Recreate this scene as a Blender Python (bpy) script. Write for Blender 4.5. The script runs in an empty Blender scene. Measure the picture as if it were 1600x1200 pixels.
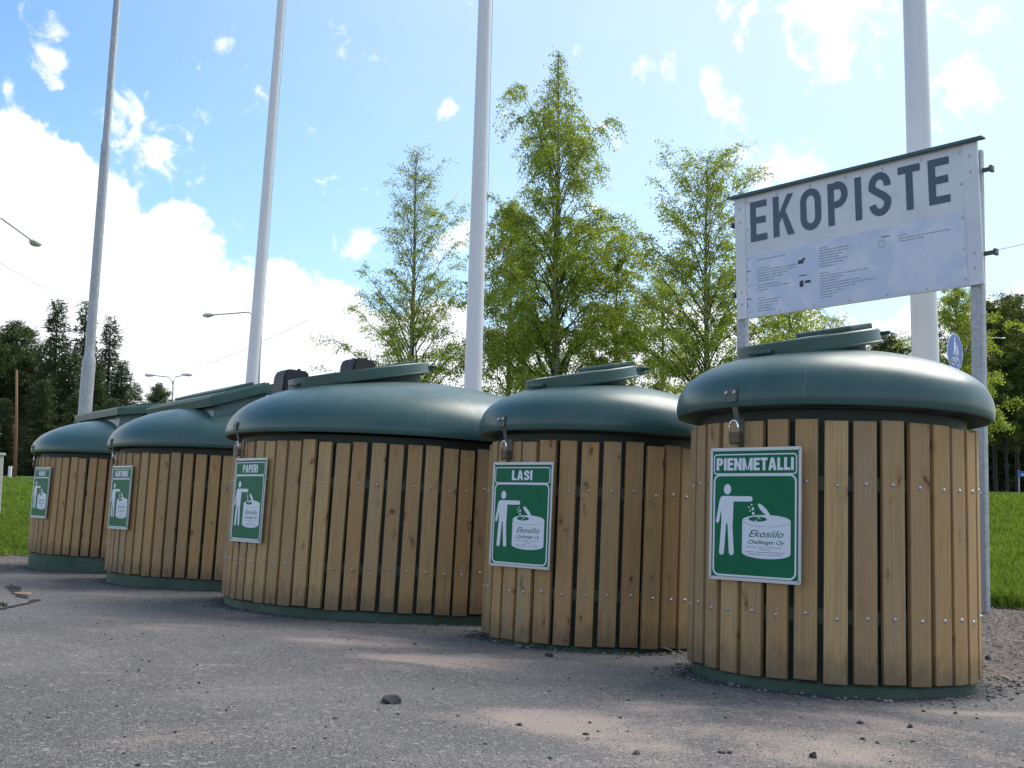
import bpy, bmesh, math, random
import numpy as np
from mathutils import Vector, Matrix, Euler
from math import sin, cos, pi, radians
random.seed(7); rng = np.random.default_rng(11)
scene = bpy.context.scene
COL = scene.collection

# ------------------------------------------------------------------ camera
FPX, PITCH, ROLL, CZ = 1715.7, 0.0928, 0.0164, 0.62
cF = Vector((0, cos(PITCH), sin(PITCH))); cR = Vector((1, 0, 0)); cU = cR.cross(cF)
cR2 = cos(ROLL)*cR + sin(ROLL)*cU; cU2 = cos(ROLL)*cU - sin(ROLL)*cR
cam_data = bpy.data.cameras.new('camera'); cam = bpy.data.objects.new('camera', cam_data); COL.objects.link(cam)
cam.matrix_world = Matrix(((cR2.x, cU2.x, -cF.x, 0), (cR2.y, cU2.y, -cF.y, 0), (cR2.z, cU2.z, -cF.z, CZ), (0, 0, 0, 1)))
cam_data.sensor_width = 36; cam_data.lens = FPX/1600*36; cam_data.clip_start = 0.05; cam_data.clip_end = 6000
scene.camera = cam
scene.render.resolution_x = 1024; scene.render.resolution_y = 768
def ray(px, py):
    return (cF*FPX + cR2*(px-800) + cU2*(600-py)).normalized()
def at(px, py, Y):                      # point on the pixel's ray at distance Y ahead
    d = ray(px, py); return Vector((0, 0, CZ)) + d*(Y/d.y)

# ------------------------------------------------------------------ sun and sky
SUN_EL, SUN_AZ = radians(50), radians(48)       # azimuth measured from +Y to +X
sd = Vector((sin(SUN_AZ)*cos(SUN_EL), cos(SUN_AZ)*cos(SUN_EL), sin(SUN_EL)))
sl = bpy.data.lights.new('sun', 'SUN'); sun = bpy.data.objects.new('sun', sl); COL.objects.link(sun)
sl.energy = 1.8; sl.angle = radians(42); sl.color = (1, .95, .87)
sun.rotation_euler = (-sd).to_track_quat('-Z', 'Y').to_euler()
scene.view_settings.view_transform = 'Standard'; scene.view_settings.look = 'None'
scene.view_settings.exposure = 1.27; scene.view_settings.gamma = 1.0
scene.render.engine = 'CYCLES'

world = bpy.data.worlds.new('World'); scene.world = world; world.use_nodes = True
nt = world.node_tree; nt.nodes.clear()
class NG:
    def __init__(s, nt): s.nt = nt
    def n(s, t, **k):
        o = s.nt.nodes.new(t)
        for a, b in k.items(): setattr(o, a, b)
        return o
    def l(s, a, b): s.nt.links.new(a, b)
    def setin(s, sock, v):
        if hasattr(v, 'links') or isinstance(v, bpy.types.NodeSocket): s.l(v, sock)
        else: sock.default_value = v
    def m(s, op, a, b=None, c=None, clamp=False):
        o = s.n('ShaderNodeMath', operation=op, use_clamp=clamp)
        s.setin(o.inputs[0], a)
        if b is not None: s.setin(o.inputs[1], b)
        if c is not None: s.setin(o.inputs[2], c)
        return o.outputs[0]
    def v(s, op, a, b=None, out=0):
        o = s.n('ShaderNodeVectorMath', operation=op); s.setin(o.inputs[0], a)
        if b is not None: s.setin(o.inputs[1], b)
        return o.outputs[out]
    def noise(s, vec, scale, detail=4, rough=.55, dist=0, out='Fac'):
        o = s.n('ShaderNodeTexNoise'); s.l(vec, o.inputs['Vector']); o.inputs['Scale'].default_value = scale
        o.inputs['Detail'].default_value = detail; o.inputs['Roughness'].default_value = rough
        o.inputs['Distortion'].default_value = dist; return o.outputs[out]
    def voro(s, vec, scale, out='Distance', feat='F1', rnd=1):
        o = s.n('ShaderNodeTexVoronoi', feature=feat); s.l(vec, o.inputs['Vector']); o.inputs['Scale'].default_value = scale
        o.inputs['Randomness'].default_value = rnd; return o.outputs[out]
    def ss(s, x, a, b):                     # smoothstep a..b
        o = s.n('ShaderNodeMapRange', interpolation_type='SMOOTHSTEP'); s.setin(o.inputs[0], x)
        o.inputs[1].default_value = a; o.inputs[2].default_value = b; return o.outputs[0]
    def mix(s, f, a, b, mode='MIX'):
        o = s.n('ShaderNodeMix', data_type='RGBA', blend_type=mode)
        s.setin(o.inputs[0], f)
        for sk, v in ((o.inputs[6], a), (o.inputs[7], b)):
            if isinstance(v, tuple): sk.default_value = (*v, 1)
            else: s.l(v, sk)
        return o.outputs[2]
g = NG(nt)
tc = g.n('ShaderNodeTexCoord').outputs['Generated']
sky = g.n('ShaderNodeTexSky', sky_type='NISHITA'); sky.sun_disc = False
sky.sun_elevation = SUN_EL; sky.sun_rotation = SUN_AZ
sky.air_density = 1.0; sky.dust_density = 1.2; sky.ozone_density = 1.6; sky.altitude = 100
sep = g.n('ShaderNodeSeparateXYZ'); g.l(tc, sep.inputs[0]); X, Y, Z = sep.outputs
el = g.m('ARCSINE', Z); az = g.m('ARCTAN2', X, Y)
# flattened cloud-layer coordinates
zz = g.m('MAXIMUM', g.m('ADD', Z, .12), .03)
cx = g.m('DIVIDE', X, zz); cy = g.m('DIVIDE', Y, zz)
cv = g.n('ShaderNodeCombineXYZ'); g.l(cx, cv.inputs[0]); g.l(cy, cv.inputs[1]); cv.inputs[2].default_value = 3.1
n_big = g.noise(tc, 5.5, 8, .58, .2); n_fine = g.noise(tc, 17, 7, .62, .3); n_f2 = g.noise(tc, 34, 7, .6, .5)
n_wisp = g.noise(cv.outputs[0], 2.3, 9, .6, .35)
# cumulus bank: height of its top over azimuth
fc = g.n('ShaderNodeFloatCurve'); c0 = fc.mapping.curves[0]
tops = [(-3.14, .18), (-1.2, .22), (-.60, .34), (-.437, .312), (-.37, .272), (-.30, .228), (-.24, .206), (-.16, .192), (-.10, .178), (0, .165), (.14, .15), (.30, .16), (.44, .17), (1.0, .2), (3.14, .18)]
pts = [((a+3.1416)/6.2832, e) for a, e in tops]
c0.points[0].location = pts[0]; c0.points[1].location = pts[-1]
for p in pts[1:-1]: c0.points.new(*p)
for p in c0.points: p.handle_type = 'VECTOR'
fc.mapping.update()
g.l(g.m('DIVIDE', g.m('ADD', az, 3.1416), 6.2832), fc.inputs['Value'])
top = fc.outputs[0]
edge = g.m('SUBTRACT', top, el)
edge = g.m('ADD', edge, g.m('MULTIPLY', g.m('SUBTRACT', n_big, .5), .16))
edge = g.m('ADD', edge, g.m('MULTIPLY', g.m('SUBTRACT', n_fine, .5), .10))
bank = g.ss(edge, -.003, .010)
# loose wisps: (direction, size) picks where the thin clouds sit
bump = None
for (px, py, rr, st) in [(1250, 15, .045, 1), (1160, 25, .03, .9), (1330, 10, .04, .9), (1110, 130, .022, .8), (1045, 122, .022, .7), (1000, 105, .018, .8),
                         (1155, 205, .03, .9), (1130, 185, .02, .7), (1165, 235, .025, .8), (1225, 205, .018, .6), (1240, 250, .03, .9), (1300, 80, .035, .9), (1280, 100, .03, .6),
                         (1495, 145, .03, .8), (1540, 195, .03, .6), (1560, 150, .03, .5), (1520, 20, .05, .5), (960, 214, .014, .7), (1470, 180, .03, .5),
                         (705, 172, .012, .8), (350, 66, .012, .8), (560, 48, .012, .5), (60, 95, .022, .9), (25, 128, .02, .9), (90, 182, .013, .5),
                         (200, 235, .035, .9), (255, 222, .03, .9), (285, 262, .02, .8), (170, 215, .02, .6), (720, 390, .03, .9), (560, 375, .02, .8), (700, 370, .02, .7), (950, 330, .03, .6)]:
    d = ray(px, py)
    dd = g.v('DISTANCE', tc, tuple(d), out=1) if False else None
    o = g.n('ShaderNodeVectorMath', operation='DISTANCE'); g.l(tc, o.inputs[0]); o.inputs[1].default_value = tuple(d)
    b = g.m('MULTIPLY', g.m('SUBTRACT', 1.0, g.ss(o.outputs['Value'], 0.0, rr*1.7)), st)
    bump = b if bump is None else g.m('MAXIMUM', bump, b)
w = g.m('ADD', g.m('MULTIPLY', bump, .165), g.m('ADD', g.m('MULTIPLY', n_f2, .55), g.m('ADD', g.m('MULTIPLY', n_fine, .3), g.m('MULTIPLY', n_wisp, .15))))
wisp = g.m('MULTIPLY', g.ss(w, .575, .70), .95)
# high thin veil spreading from the sun side, and wide fields of cloud behind the camera
dotc = g.n('ShaderNodeVectorMath', operation='DOT_PRODUCT'); g.l(tc, dotc.inputs[0]); dotc.inputs[1].default_value = tuple(sd)
veil = g.m('MULTIPLY', g.ss(dotc.outputs['Value'], .38, .95), g.m('ADD', .62, g.m('MULTIPLY', n_wisp, .3)))
behind = g.m('MULTIPLY', g.ss(g.m('MULTIPLY', Y, -1), -.25, .5), g.ss(n_wisp, .48, .6))
cl = g.m('MAXIMUM', bank, wisp); cl = g.m('MAXIMUM', cl, g.m('MULTIPLY', behind, .8))
shade = g.m('ADD', .90, g.m('MULTIPLY', g.m('SUBTRACT', n_big, .5), .55))
skyc = g.mix(1, sky.outputs[0], (.90, 1.22, 1.42), 'MULTIPLY')
s_str = g.v('SCALE', skyc, None); s_str.node.inputs['Scale'].default_value = .066
vcol = g.mix(veil, s_str, (.38, .425, .475))
hz = g.m('MULTIPLY', g.m('SUBTRACT', 1, g.ss(el, .0, .42)), .45)
vcol = g.mix(hz, vcol, (.36, .46, .56))
cloudc = g.v('SCALE', g.mix(.0, (.92, .95, 1.0), (1, 1, 1)), None); g.l(g.m('MULTIPLY', shade, .62), cloudc.node.inputs['Scale'])
final = g.mix(cl, vcol, cloudc)
bg = g.n('ShaderNodeBackground'); g.l(final, bg.inputs[0]); bg.inputs[1].default_value = 1.0
out = g.n('ShaderNodeOutputWorld'); g.l(bg.outputs[0], out.inputs[0])

# ------------------------------------------------------------------ materials
MATS = {}
def mat(name, color=(.5, .5, .5), rough=.6, metal=0, build=None, spec=.5):
    if name in MATS: return MATS[name]
    m = bpy.data.materials.new(name); m.use_nodes = True; MATS[name] = m
    k = NG(m.node_tree); bs = m.node_tree.nodes['Principled BSDF']
    bs.inputs['Base Color'].default_value = (*color, 1); bs.inputs['Roughness'].default_value = rough
    bs.inputs['Metallic'].default_value = metal; bs.inputs['Specular IOR Level'].default_value = spec
    if build: build(k, bs)
    return m
def oc(k): return k.n('ShaderNodeTexCoord').outputs['Object']
def pos(k): return k.n('ShaderNodeNewGeometry').outputs['Position']
def bumpn(k, bs, h, strength, dist):
    b = k.n('ShaderNodeBump'); k.l(h, b.inputs['Height']); b.inputs['Strength'].default_value = strength
    b.inputs['Distance'].default_value = dist; k.l(b.outputs[0], bs.inputs['Normal'])
def mapv(k, v, sc, loc=None):
    o = k.n('ShaderNodeMapping'); k.l(v, o.inputs[0]); o.inputs['Scale'].default_value = sc
    if loc is not None: k.l(loc, o.inputs['Location'])
    return o.outputs[0]
def b_wood(k, bs):
    oi = k.n('ShaderNodeObjectInfo'); r = oi.outputs['Random']
    off = k.n('ShaderNodeCombineXYZ')
    k.l(k.m('MULTIPLY', r, 37), off.inputs[0]); k.l(k.m('MULTIPLY', r, 91), off.inputs[1]); k.l(k.m('MULTIPLY', r, 53), off.inputs[2])
    base = k.v('ADD', oc(k), off.outputs[0])
    grain = k.noise(mapv(k, base, (55, 55, 1.8)), 1.6, 5, .65, .6)
    broad = k.noise(mapv(k, base, (9, 9, 1.6)), 1.5, 3, .5)
    ring = k.n('ShaderNodeTexWave', wave_type='BANDS', bands_direction='X'); k.l(mapv(k, base, (1, 1, .06)), ring.inputs['Vector'])
    ring.inputs['Scale'].default_value = 22; ring.inputs['Distortion'].default_value = 5; ring.inputs['Detail'].default_value = 3; ring.inputs['Detail Scale'].default_value = .8
    tone = k.n('ShaderNodeValToRGB'); k.l(r, tone.inputs[0]); e = tone.color_ramp.elements
    e[0].color = (.42, .255, .105, 1); e[1].color = (.41, .29, .14, 1)
    for p_, c_ in ((.2, (.49, .31, .125, 1)), (.4, (.35, .24, .125, 1)), (.6, (.51, .355, .16, 1)), (.8, (.41, .245, .105, 1))):
        q = e.new(p_); q.color = c_
    c = k.mix(k.m('MULTIPLY', k.ss(grain, .35, .75), .5), tone.outputs[0], (.23, .145, .075))
    c = k.mix(k.m('MULTIPLY', ring.outputs['Fac'], .26), c, (.25, .155, .08))
    c = k.mix(k.m('MULTIPLY', k.ss(broad, .45, .75), .45), c, (.30, .24, .165))
    kd = k.voro(k.v('ADD', mapv(k, base, (10, 4, 5.0)), k.v('MULTIPLY', k.noise(mapv(k, base, (20, 20, 14)), 1, 3, .6, 0, 'Color'), (.8, .8, .8))), 1.0)
    c = k.mix(k.m('MULTIPLY', k.m('SUBTRACT', 1, k.ss(kd, .05, .30)), .45), c, (.17, .085, .04))
    c = k.mix(k.m('MULTIPLY', k.m('SUBTRACT', 1, k.ss(kd, .04, .13)), .85), c, (.075, .035, .02))
    scf = k.ss(k.noise(mapv(k, base, (22, 22, 7)), 1.3, 6, .75, 1.0), .60, .72)
    c = k.mix(k.m('MULTIPLY', scf, .35), c, (.12, .095, .07))
    # weathering dirt splashed on the foot of the board
    sp = k.n('ShaderNodeSeparateXYZ'); k.l(oc(k), sp.inputs[0])
    low = k.m('SUBTRACT', 1, k.ss(k.m('ADD', sp.outputs[2], k.m('MULTIPLY', k.noise(mapv(k, base, (30, 30, 12)), 1, 4), -.22)), -.10, .05))
    c = k.mix(k.m('MULTIPLY', low, .55), c, (.075, .062, .045))
    k.l(c, bs.inputs['Base Color']); bs.inputs['Roughness'].default_value = .68; bs.inputs['Specular IOR Level'].default_value = .3
    bumpn(k, bs, grain, .35, .0015)
def b_plastic(k, bs):
    o = oc(k); oi = k.n('ShaderNodeObjectInfo').outputs['Random']
    n = k.noise(o, 3.0, 6, .6, .4); fine = k.noise(o, 60, 3, .6)
    c = k.mix(k.ss(n, .35, .7), (.028, .080, .074), (.040, .098, .090))
    # dusty upper shoulders and dried run marks
    sp = k.n('ShaderNodeSeparateXYZ'); k.l(o, sp.inputs[0])
    at_ = k.m('ARCTAN2', sp.outputs[1], sp.outputs[0])
    rv = k.n('ShaderNodeCombineXYZ'); k.l(k.m('MULTIPLY', at_, 26), rv.inputs[0]); k.l(k.m('MULTIPLY', sp.outputs[2], 1.5), rv.inputs[1]); k.l(k.m('MULTIPLY', oi, 20), rv.inputs[2])
    run = k.noise(rv.outputs[0], 1.4, 5, .65)
    c = k.mix(k.m('MULTIPLY', k.ss(run, .56, .78), .22), c, (.15, .18, .17))
    sc = k.ss(k.noise(mapv(k, o, (5, 5, 26)), 5, 4, .7, 1.2), .70, .76)
    c = k.mix(k.m('MULTIPLY', sc, .18), c, (.3, .33, .32))
    vsp = k.ss(k.voro(o, 24), .0, .035)
    c = k.mix(k.m('MULTIPLY', k.m('SUBTRACT', 1, vsp), .5), c, (.3, .32, .3))
    dust = k.m('MULTIPLY', k.ss(sp.outputs[2], 1.18, 1.42), k.ss(n, .3, .75))
    c = k.mix(k.m('MULTIPLY', dust, .28), c, (.22, .24, .22))
    k.l(c, bs.inputs['Base Color'])
    k.l(k.m('ADD', .24, k.m('MULTIPLY', k.noise(o, 9, 5, .6), .22)), bs.inputs['Roughness'])
    bumpn(k, bs, k.m('ADD', k.m('MULTIPLY', fine, .15), k.noise(o, 6, 2, .5)), .18, .006)
def b_green(c0, c1, ro=.55):
    def f(k, bs):
        o = oc(k); n = k.noise(o, 7, 6, .65)
        k.l(k.mix(k.ss(n, .35, .72), c0, c1), bs.inputs['Base Color']); bs.inputs['Roughness'].default_value = ro
        bumpn(k, bs, k.noise(o, 40, 3), .15, .003)
    return f
def b_asphalt(k, bs):
    p = pos(k)
    agg = k.voro(p, 190, 'Color'); sa = k.n('ShaderNodeSeparateColor'); k.l(agg, sa.inputs[0])
    dist = k.voro(p, 190); mid = k.voro(p, 75, 'Color'); sm = k.n('ShaderNodeSeparateColor'); k.l(mid, sm.inputs[0])
    big = k.noise(p, .55, 5, .6, .4); med = k.noise(p, 3.2, 5, .62)
    c = k.mix(k.ss(big, .35, .68), (.088, .085, .083), (.155, .147, .141))
    c = k.mix(k.m('MULTIPLY', k.ss(sa.outputs[0], .55, 1.0), .6), c, (.30, .275, .26))
    c = k.mix(k.m('MULTIPLY', k.m('SUBTRACT', 1, k.ss(sa.outputs[1], .0, .35)), .65), c, (.03, .03, .034))
    c = k.mix(k.m('MULTIPLY', k.ss(sm.outputs[0], .93, .97), .4), c, (.42, .38, .36))
    # wind-blown sand lying in patches
    sv = k.noise(mapv(k, p, (1.0, 1.5, 1)), .95, 6, .68, .6)
    near = k.n('ShaderNodeAttribute', attribute_name='sand').outputs['Fac']
    grains = k.m('MULTIPLY', k.m('SUBTRACT', k.noise(p, 130, 4, .85), .5), .9)
    sand = k.ss(k.m('ADD', k.m('ADD', sv, k.m('MULTIPLY', near, .27)), grains), .58, .76)
    c = k.mix(k.m('MULTIPLY', sand, .85), c, (.36, .29, .25))
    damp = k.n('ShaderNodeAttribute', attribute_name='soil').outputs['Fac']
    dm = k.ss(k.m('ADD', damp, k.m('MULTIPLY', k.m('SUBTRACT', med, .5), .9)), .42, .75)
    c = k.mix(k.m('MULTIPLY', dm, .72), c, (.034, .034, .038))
    k.l(c, bs.inputs['Base Color']); bs.inputs['Roughness'].default_value = .9; bs.inputs['Specular IOR Level'].default_value = .25
    h = k.m('ADD', k.m('MULTIPLY', dist, 1.0), k.m('ADD', k.m('MULTIPLY', k.noise(p, 300, 2), .6), k.m('MULTIPLY', med, 2.0)))
    bumpn(k, bs, h, .7, .006)
def b_gravel(k, bs):
    p = pos(k); cd = k.voro(p, 42, 'Color'); s = k.n('ShaderNodeSeparateColor'); k.l(cd, s.inputs[0]); d = k.voro(p, 42)
    n = k.noise(p, 1.8, 6, .65)
    c = k.mix(s.outputs[0], (.085, .068, .058), (.27, .225, .195))
    c = k.mix(k.ss(n, .45, .65), c, (.19, .155, .13))
    c = k.mix(k.m('MULTIPLY', k.ss(d, .3, .6), .7), c, (.05, .04, .035))
    k.l(c, bs.inputs['Base Color']); bs.inputs['Roughness'].default_value = .95
    bumpn(k, bs, k.m('SUBTRACT', k.noise(p, 90, 4), d), .9, .012)
def b_lawn(k, bs):
    p = pos(k); n = k.noise(p, .8, 6, .6); f = k.noise(p, 30, 4, .7)
    c = k.mix(k.ss(n, .3, .7), (.07, .125, .018), (.12, .17, .03)); c = k.mix(k.m('MULTIPLY', k.ss(f, .4, .75), .5), c, (.03, .065, .01))
    c = k.mix(k.m('MULTIPLY', k.ss(k.noise(p, .35, 4), .58, .7), .35), c, (.16, .15, .05))
    k.l(c, bs.inputs['Base Color']); bs.inputs['Roughness'].default_value = .9; bumpn(k, bs, f, .8, .05)
def leafmat(name, ca, cb, trans=.45):
    m = bpy.data.materials.new(name); m.use_nodes = True; MATS[name] = m; k = NG(m.node_tree); bs = m.node_tree.nodes['Principled BSDF']
    v = k.n('ShaderNodeAttribute', attribute_name='tone').outputs['Fac']
    c = k.mix(v, ca, cb); k.l(c, bs.inputs['Base Color']); bs.inputs['Roughness'].default_value = .5; bs.inputs['Specular IOR Level'].default_value = .35
    t = k.n('ShaderNodeBsdfTranslucent'); c2 = k.mix(1, c, (1.5, 1.45, .8), 'MULTIPLY'); k.l(c2, t.inputs[0])
    x = k.n('ShaderNodeMixShader'); x.inputs[0].default_value = trans; k.l(bs.outputs[0], x.inputs[1]); k.l(t.outputs[0], x.inputs[2])
    k.l(x.outputs[0], m.node_tree.nodes['Material Output'].inputs[0]); return m
leafmat('birch_leaf', (.13, .185, .025), (.33, .40, .08), .6)
leafmat('birch_leaf_far', (.05, .075, .012), (.12, .15, .025), .38)
leafmat('spruce_needle', (.026, .044, .016), (.085, .11, .038), .3)
leafmat('pine_needle', (.035, .055, .016), (.10, .13, .04), .3)
leafmat('grass_blade', (.075, .135, .016), (.18, .26, .045), .45)
def b_bark(k, bs):
    p = oc(k); n = k.noise(mapv(k, p, (6, 6, 22)), 1, 5, .7); b = k.noise(mapv(k, p, (1.5, 1.5, 2.0)), 1, 4)
    c = k.mix(k.ss(n, .52, .62), (.36, .34, .31), (.045, .038, .034)); c = k.mix(k.ss(b, .5, .65), c, (.12, .10, .085))
    k.l(c, bs.inputs['Base Color']); bs.inputs['Roughness'].default_value = .85
def b_steel(k, bs):
    p = oc(k); n = k.noise(mapv(k, p, (8, 8, 3)), 4, 4, .6); v = k.voro(p, 55, 'Color'); s = k.n('ShaderNodeSeparateColor'); k.l(v, s.inputs[0])
    c = k.mix(k.ss(n, .3, .7), (.34, .36, .39), (.48, .50, .52)); c = k.mix(k.m('MULTIPLY', s.outputs[0], .35), c, (.3, .32, .35))
    k.l(c, bs.inputs['Base Color']); bs.inputs['Roughness'].default_value = .55; bs.inputs['Metallic'].default_value = .35
def b_pole(k, bs):
    p = oc(k); n = k.noise(mapv(k, p, (9, 9, 1.2)), 2, 5, .65)
    k.l(k.mix(k.ss(n, .35, .75), (.72, .73, .75), (.68, .69, .71)), bs.inputs['Base Color']); bs.inputs['Roughness'].default_value = .38
def b_board(k, bs):
    p = oc(k); n = k.noise(p, 3, 6, .6, .5)
    k.l(k.mix(k.ss(n, .4, .7), (.66, .68, .72), (.57, .60, .66)), bs.inputs['Base Color'])
    k.l(k.m('ADD', .22, k.m('MULTIPLY', n, .2)), bs.inputs['Roughness'])
def b_film(k, bs):
    p = oc(k); n = k.noise(p, 4, 7, .65, 1.0); st = k.noise(mapv(k, p, (14, 3, 3)), 1.5, 5, .7, .8)
    c = k.mix(k.ss(n, .42, .62), (.50, .58, .74), (.62, .67, .77)); c = k.mix(k.m('MULTIPLY', k.ss(st, .58, .75), .45), c, (.70, .73, .78))
    k.l(c, bs.inputs['Base Color']); bs.inputs['Roughness'].default_value = .3
def b_enamel(k, bs):
    p = oc(k); n = k.noise(p, 12, 5, .6)
    k.l(k.mix(k.ss(n, .35, .75), (.003, .125, .055), (.006, .145, .068)), bs.inputs['Base Color']); bs.inputs['Roughness'].default_value = .42; bs.inputs['Specular IOR Level'].default_value = .15
def b_stone(k, bs):
    p = oc(k); n = k.noise(p, 30, 5, .7)
    k.l(k.mix(n, (.02, .02, .022), (.07, .068, .07)), bs.inputs['Base Color']); bs.inputs['Roughness'].default_value = .85; bumpn(k, bs, n, .6, .004)
def b_conc(k, bs):
    p = oc(k); n = k.noise(p, 6, 6, .7)
    k.l(k.mix(n, (.32, .32, .30), (.48, .47, .44)), bs.inputs['Base Color']); bs.inputs['Roughness'].default_value = .9
wood = mat('weathered_pine', build=b_wood)
plastic = mat('green_lid_plastic', build=b_plastic)
lidgreen = mat('green_hatch_plastic', build=b_green((.024, .072, .058), (.038, .095, .078), .42))
drumgreen = mat('green_drum', build=b_green((.010, .024, .018), (.018, .036, .026), .6))
basegreen = mat('green_base', build=b_green((.030, .068, .045), (.055, .10, .07), .7))
railgreen = mat('green_rail', build=b_green((.035, .07, .05), (.05, .09, .065), .6))
hasp = mat('painted_steel', build=b_green((.05, .075, .06), (.12, .13, .10), .5))
blackp = mat('black_plastic', (.012, .013, .018), .5)
zinc = mat('zinc_bolt', (.46, .47, .48), .42, .85)
chrome = mat('chrome_shackle', (.75, .76, .78), .14, 1)
brass = mat('aged_brass', (.12, .095, .06), .6, .5)
steel = mat('galvanised_steel', build=b_steel)
polew = mat('white_fibreglass', build=b_pole)
alu = mat('aluminium_edge', (.47, .50, .53), .4, .5)
enamel = mat('green_enamel', build=b_enamel)
white = mat('white_print', (.62, .68, .76), .35)
board = mat('white_board', build=b_board)
film = mat('faded_film', build=b_film)
navy = mat('dark_blue_print', (.050, .082, .125), .3)
greyink = mat('grey_print', (.17, .20, .26), .5)
blackink = mat('black_print', (.04, .045, .06), .5)
capgreen = mat('green_cap_rail', (.035, .10, .11), .4)
bark = mat('birch_bark', build=b_bark)
darkbark = mat('spruce_bark', (.035, .026, .02), .9)
redbark = mat('pine_bark', (.22, .115, .065), .9)
twigm = mat('birch_twig', (.045, .032, .026), .8)
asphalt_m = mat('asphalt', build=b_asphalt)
gravel_m = mat('gravel', build=b_gravel)
lawn_m = mat('lawn_soil', build=b_lawn)
stone = mat('dark_stone', build=b_stone)
conc = mat('concrete', build=b_conc)
lampw = mat('lamp_housing', (.68, .68, .70), .5)
bluesign = mat('blue_sign', (.01, .10, .42), .35)

# ------------------------------------------------------------------ helpers
def link(o, parent=None):
    COL.objects.link(o)
    if parent is not None: o.parent = parent
    return o
def mobj(name, me, m, parent=None):
    o = bpy.data.objects.new(name, me)
    if m is not None and not me.materials: me.materials.append(m)
    return link(o, parent)
def bobj(name, bm, m, parent=None, smooth=None):
    me = bpy.data.meshes.new(name); bm.to_mesh(me); bm.free()
    o = mobj(name, me, m, parent)
    if smooth is not None:
        me.shade_smooth()
        if smooth < 3.1: me.set_sharp_from_angle(angle=smooth)
    return o
def tag(o, label=None, cat=None, group=None, kind=None):
    if label: o['label'] = label
    if cat: o['category'] = cat
    if group: o['group'] = group
    if kind: o['kind'] = kind
    return o
def empty(name, mw, label, cat, group=None):
    o = bpy.data.objects.new(name, None); o.empty_display_size = .1; COL.objects.link(o)
    o.matrix_world = mw; return tag(o, label, cat, group)
def T(x, y, z): return Matrix.Translation((x, y, z))
def RZ(a): return Matrix.Rotation(a, 4, 'Z')
def frame(o, x, z):                         # matrix with given origin, x dir and z dir
    z = z.normalized(); x = (x - z*x.dot(z)).normalized(); y = z.cross(x)
    return Matrix(((x.x, y.x, z.x, o.x), (x.y, y.y, z.y, o.y), (x.z, y.z, z.z, o.z), (0, 0, 0, 1)))
def box(bm, sx, sy, sz, M=Matrix.Identity(4), bev=0):
    r = bmesh.ops.create_cube(bm, size=1, matrix=M @ Matrix.Diagonal((sx, sy, sz, 1)))
    if bev:
        es = {e for v in r['verts'] for e in v.link_edges}
        bmesh.ops.bevel(bm, geom=list(es), offset=bev, segments=2, affect='EDGES', profile=.6)
def tube(bm, pts, rads, seg=8, cap=True):
    rings = []; pts = [Vector(p) for p in pts]
    if not hasattr(rads, '__len__'): rads = [rads]*len(pts)
    up = Vector((0, 0, 1))
    for i, p in enumerate(pts):
        d = (pts[min(i+1, len(pts)-1)] - pts[max(i-1, 0)]).normalized()
        a = d.cross(up if abs(d.z) < .95 else Vector((1, 0, 0))).normalized(); b = d.cross(a)
        rings.append([bm.verts.new(p + (a*cos(t)+b*sin(t))*rads[i]) for t in (2*pi*j/seg for j in range(seg))])
    for r0, r1 in zip(rings, rings[1:]):
        for j in range(seg): bm.faces.new((r0[j], r0[(j+1) % seg], r1[(j+1) % seg], r1[j]))
    if cap: bm.faces.new(rings[0][::-1]); bm.faces.new(rings[-1])
def lathe(bm, prof, seg=96, M=Matrix.Identity(4)):
    rings = []
    for r, z in prof:
        if r < 1e-5: rings.append([bm.verts.new(M @ Vector((0, 0, z)))])
        else: rings.append([bm.verts.new(M @ Vector((r*cos(2*pi*j/seg), r*sin(2*pi*j/seg), z))) for j in range(seg)])
    for a, b in zip(rings, rings[1:]):
        for j in range(seg):
            q = (j+1) % seg
            if len(a) == 1 and len(b) > 1: bm.faces.new((a[0], b[q], b[j]))
            elif len(b) == 1: bm.faces.new((a[j], a[q], b[0]))
            else: bm.faces.new((a[j], a[q], b[q], b[j]))
def flat(bm, pts, z): bm.faces.new([bm.verts.new((x, y, z)) for x, y in pts])
def ell(cx, cy, rx, ry, n=28, rot=0):
    return [(cx+rx*cos(t)*cos(rot)-ry*sin(t)*sin(rot), cy+rx*cos(t)*sin(rot)+ry*sin(t)*cos(rot)) for t in (2*pi*i/n for i in range(n))]
def strip(bm, pts, w, z, closed=False):     # thick line as quads with mitred joints
    n = len(pts); L = []; R = []
    for i in range(n):
        p = Vector(pts[i])
        a = Vector(pts[(i-1) % n]) if (i > 0 or closed) else None; b = Vector(pts[(i+1) % n]) if (i < n-1 or closed) else None
        d0 = (p-a).normalized() if a is not None else (b-p).normalized(); d1 = (b-p).normalized() if b is not None else d0
        n0 = Vector((-d0.y, d0.x)); n1 = Vector((-d1.y, d1.x)); m_ = (n0+n1).normalized(); s = w/2/max(.35, m_.dot(n0))
        L.append(bm.verts.new((p.x+m_.x*s, p.y+m_.y*s, z))); R.append(bm.verts.new((p.x-m_.x*s, p.y-m_.y*s, z)))
    for i in range(n if closed else n-1):
        j = (i+1) % n; bm.faces.new((R[i], R[j], L[j], L[i]))
def rrect(cx, cy, w, h, r, n=6):
    P = []
    for qx, qy, a0 in ((1, -1, -90), (1, 1, 0), (-1, 1, 90), (-1, -1, 180)):
        for i in range(n+1):
            a = radians(a0+90*i/n); P.append((cx+qx*(w/2-r)+r*cos(a), cy+qy*(h/2-r)+r*sin(a)))
    return P
def arc(cx, cy, rx, ry, a0, a1, n=10): return [(cx+rx*cos(radians(a0+(a1-a0)*i/n)), cy+ry*sin(radians(a0+(a1-a0)*i/n))) for i in range(n+1)]
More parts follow.
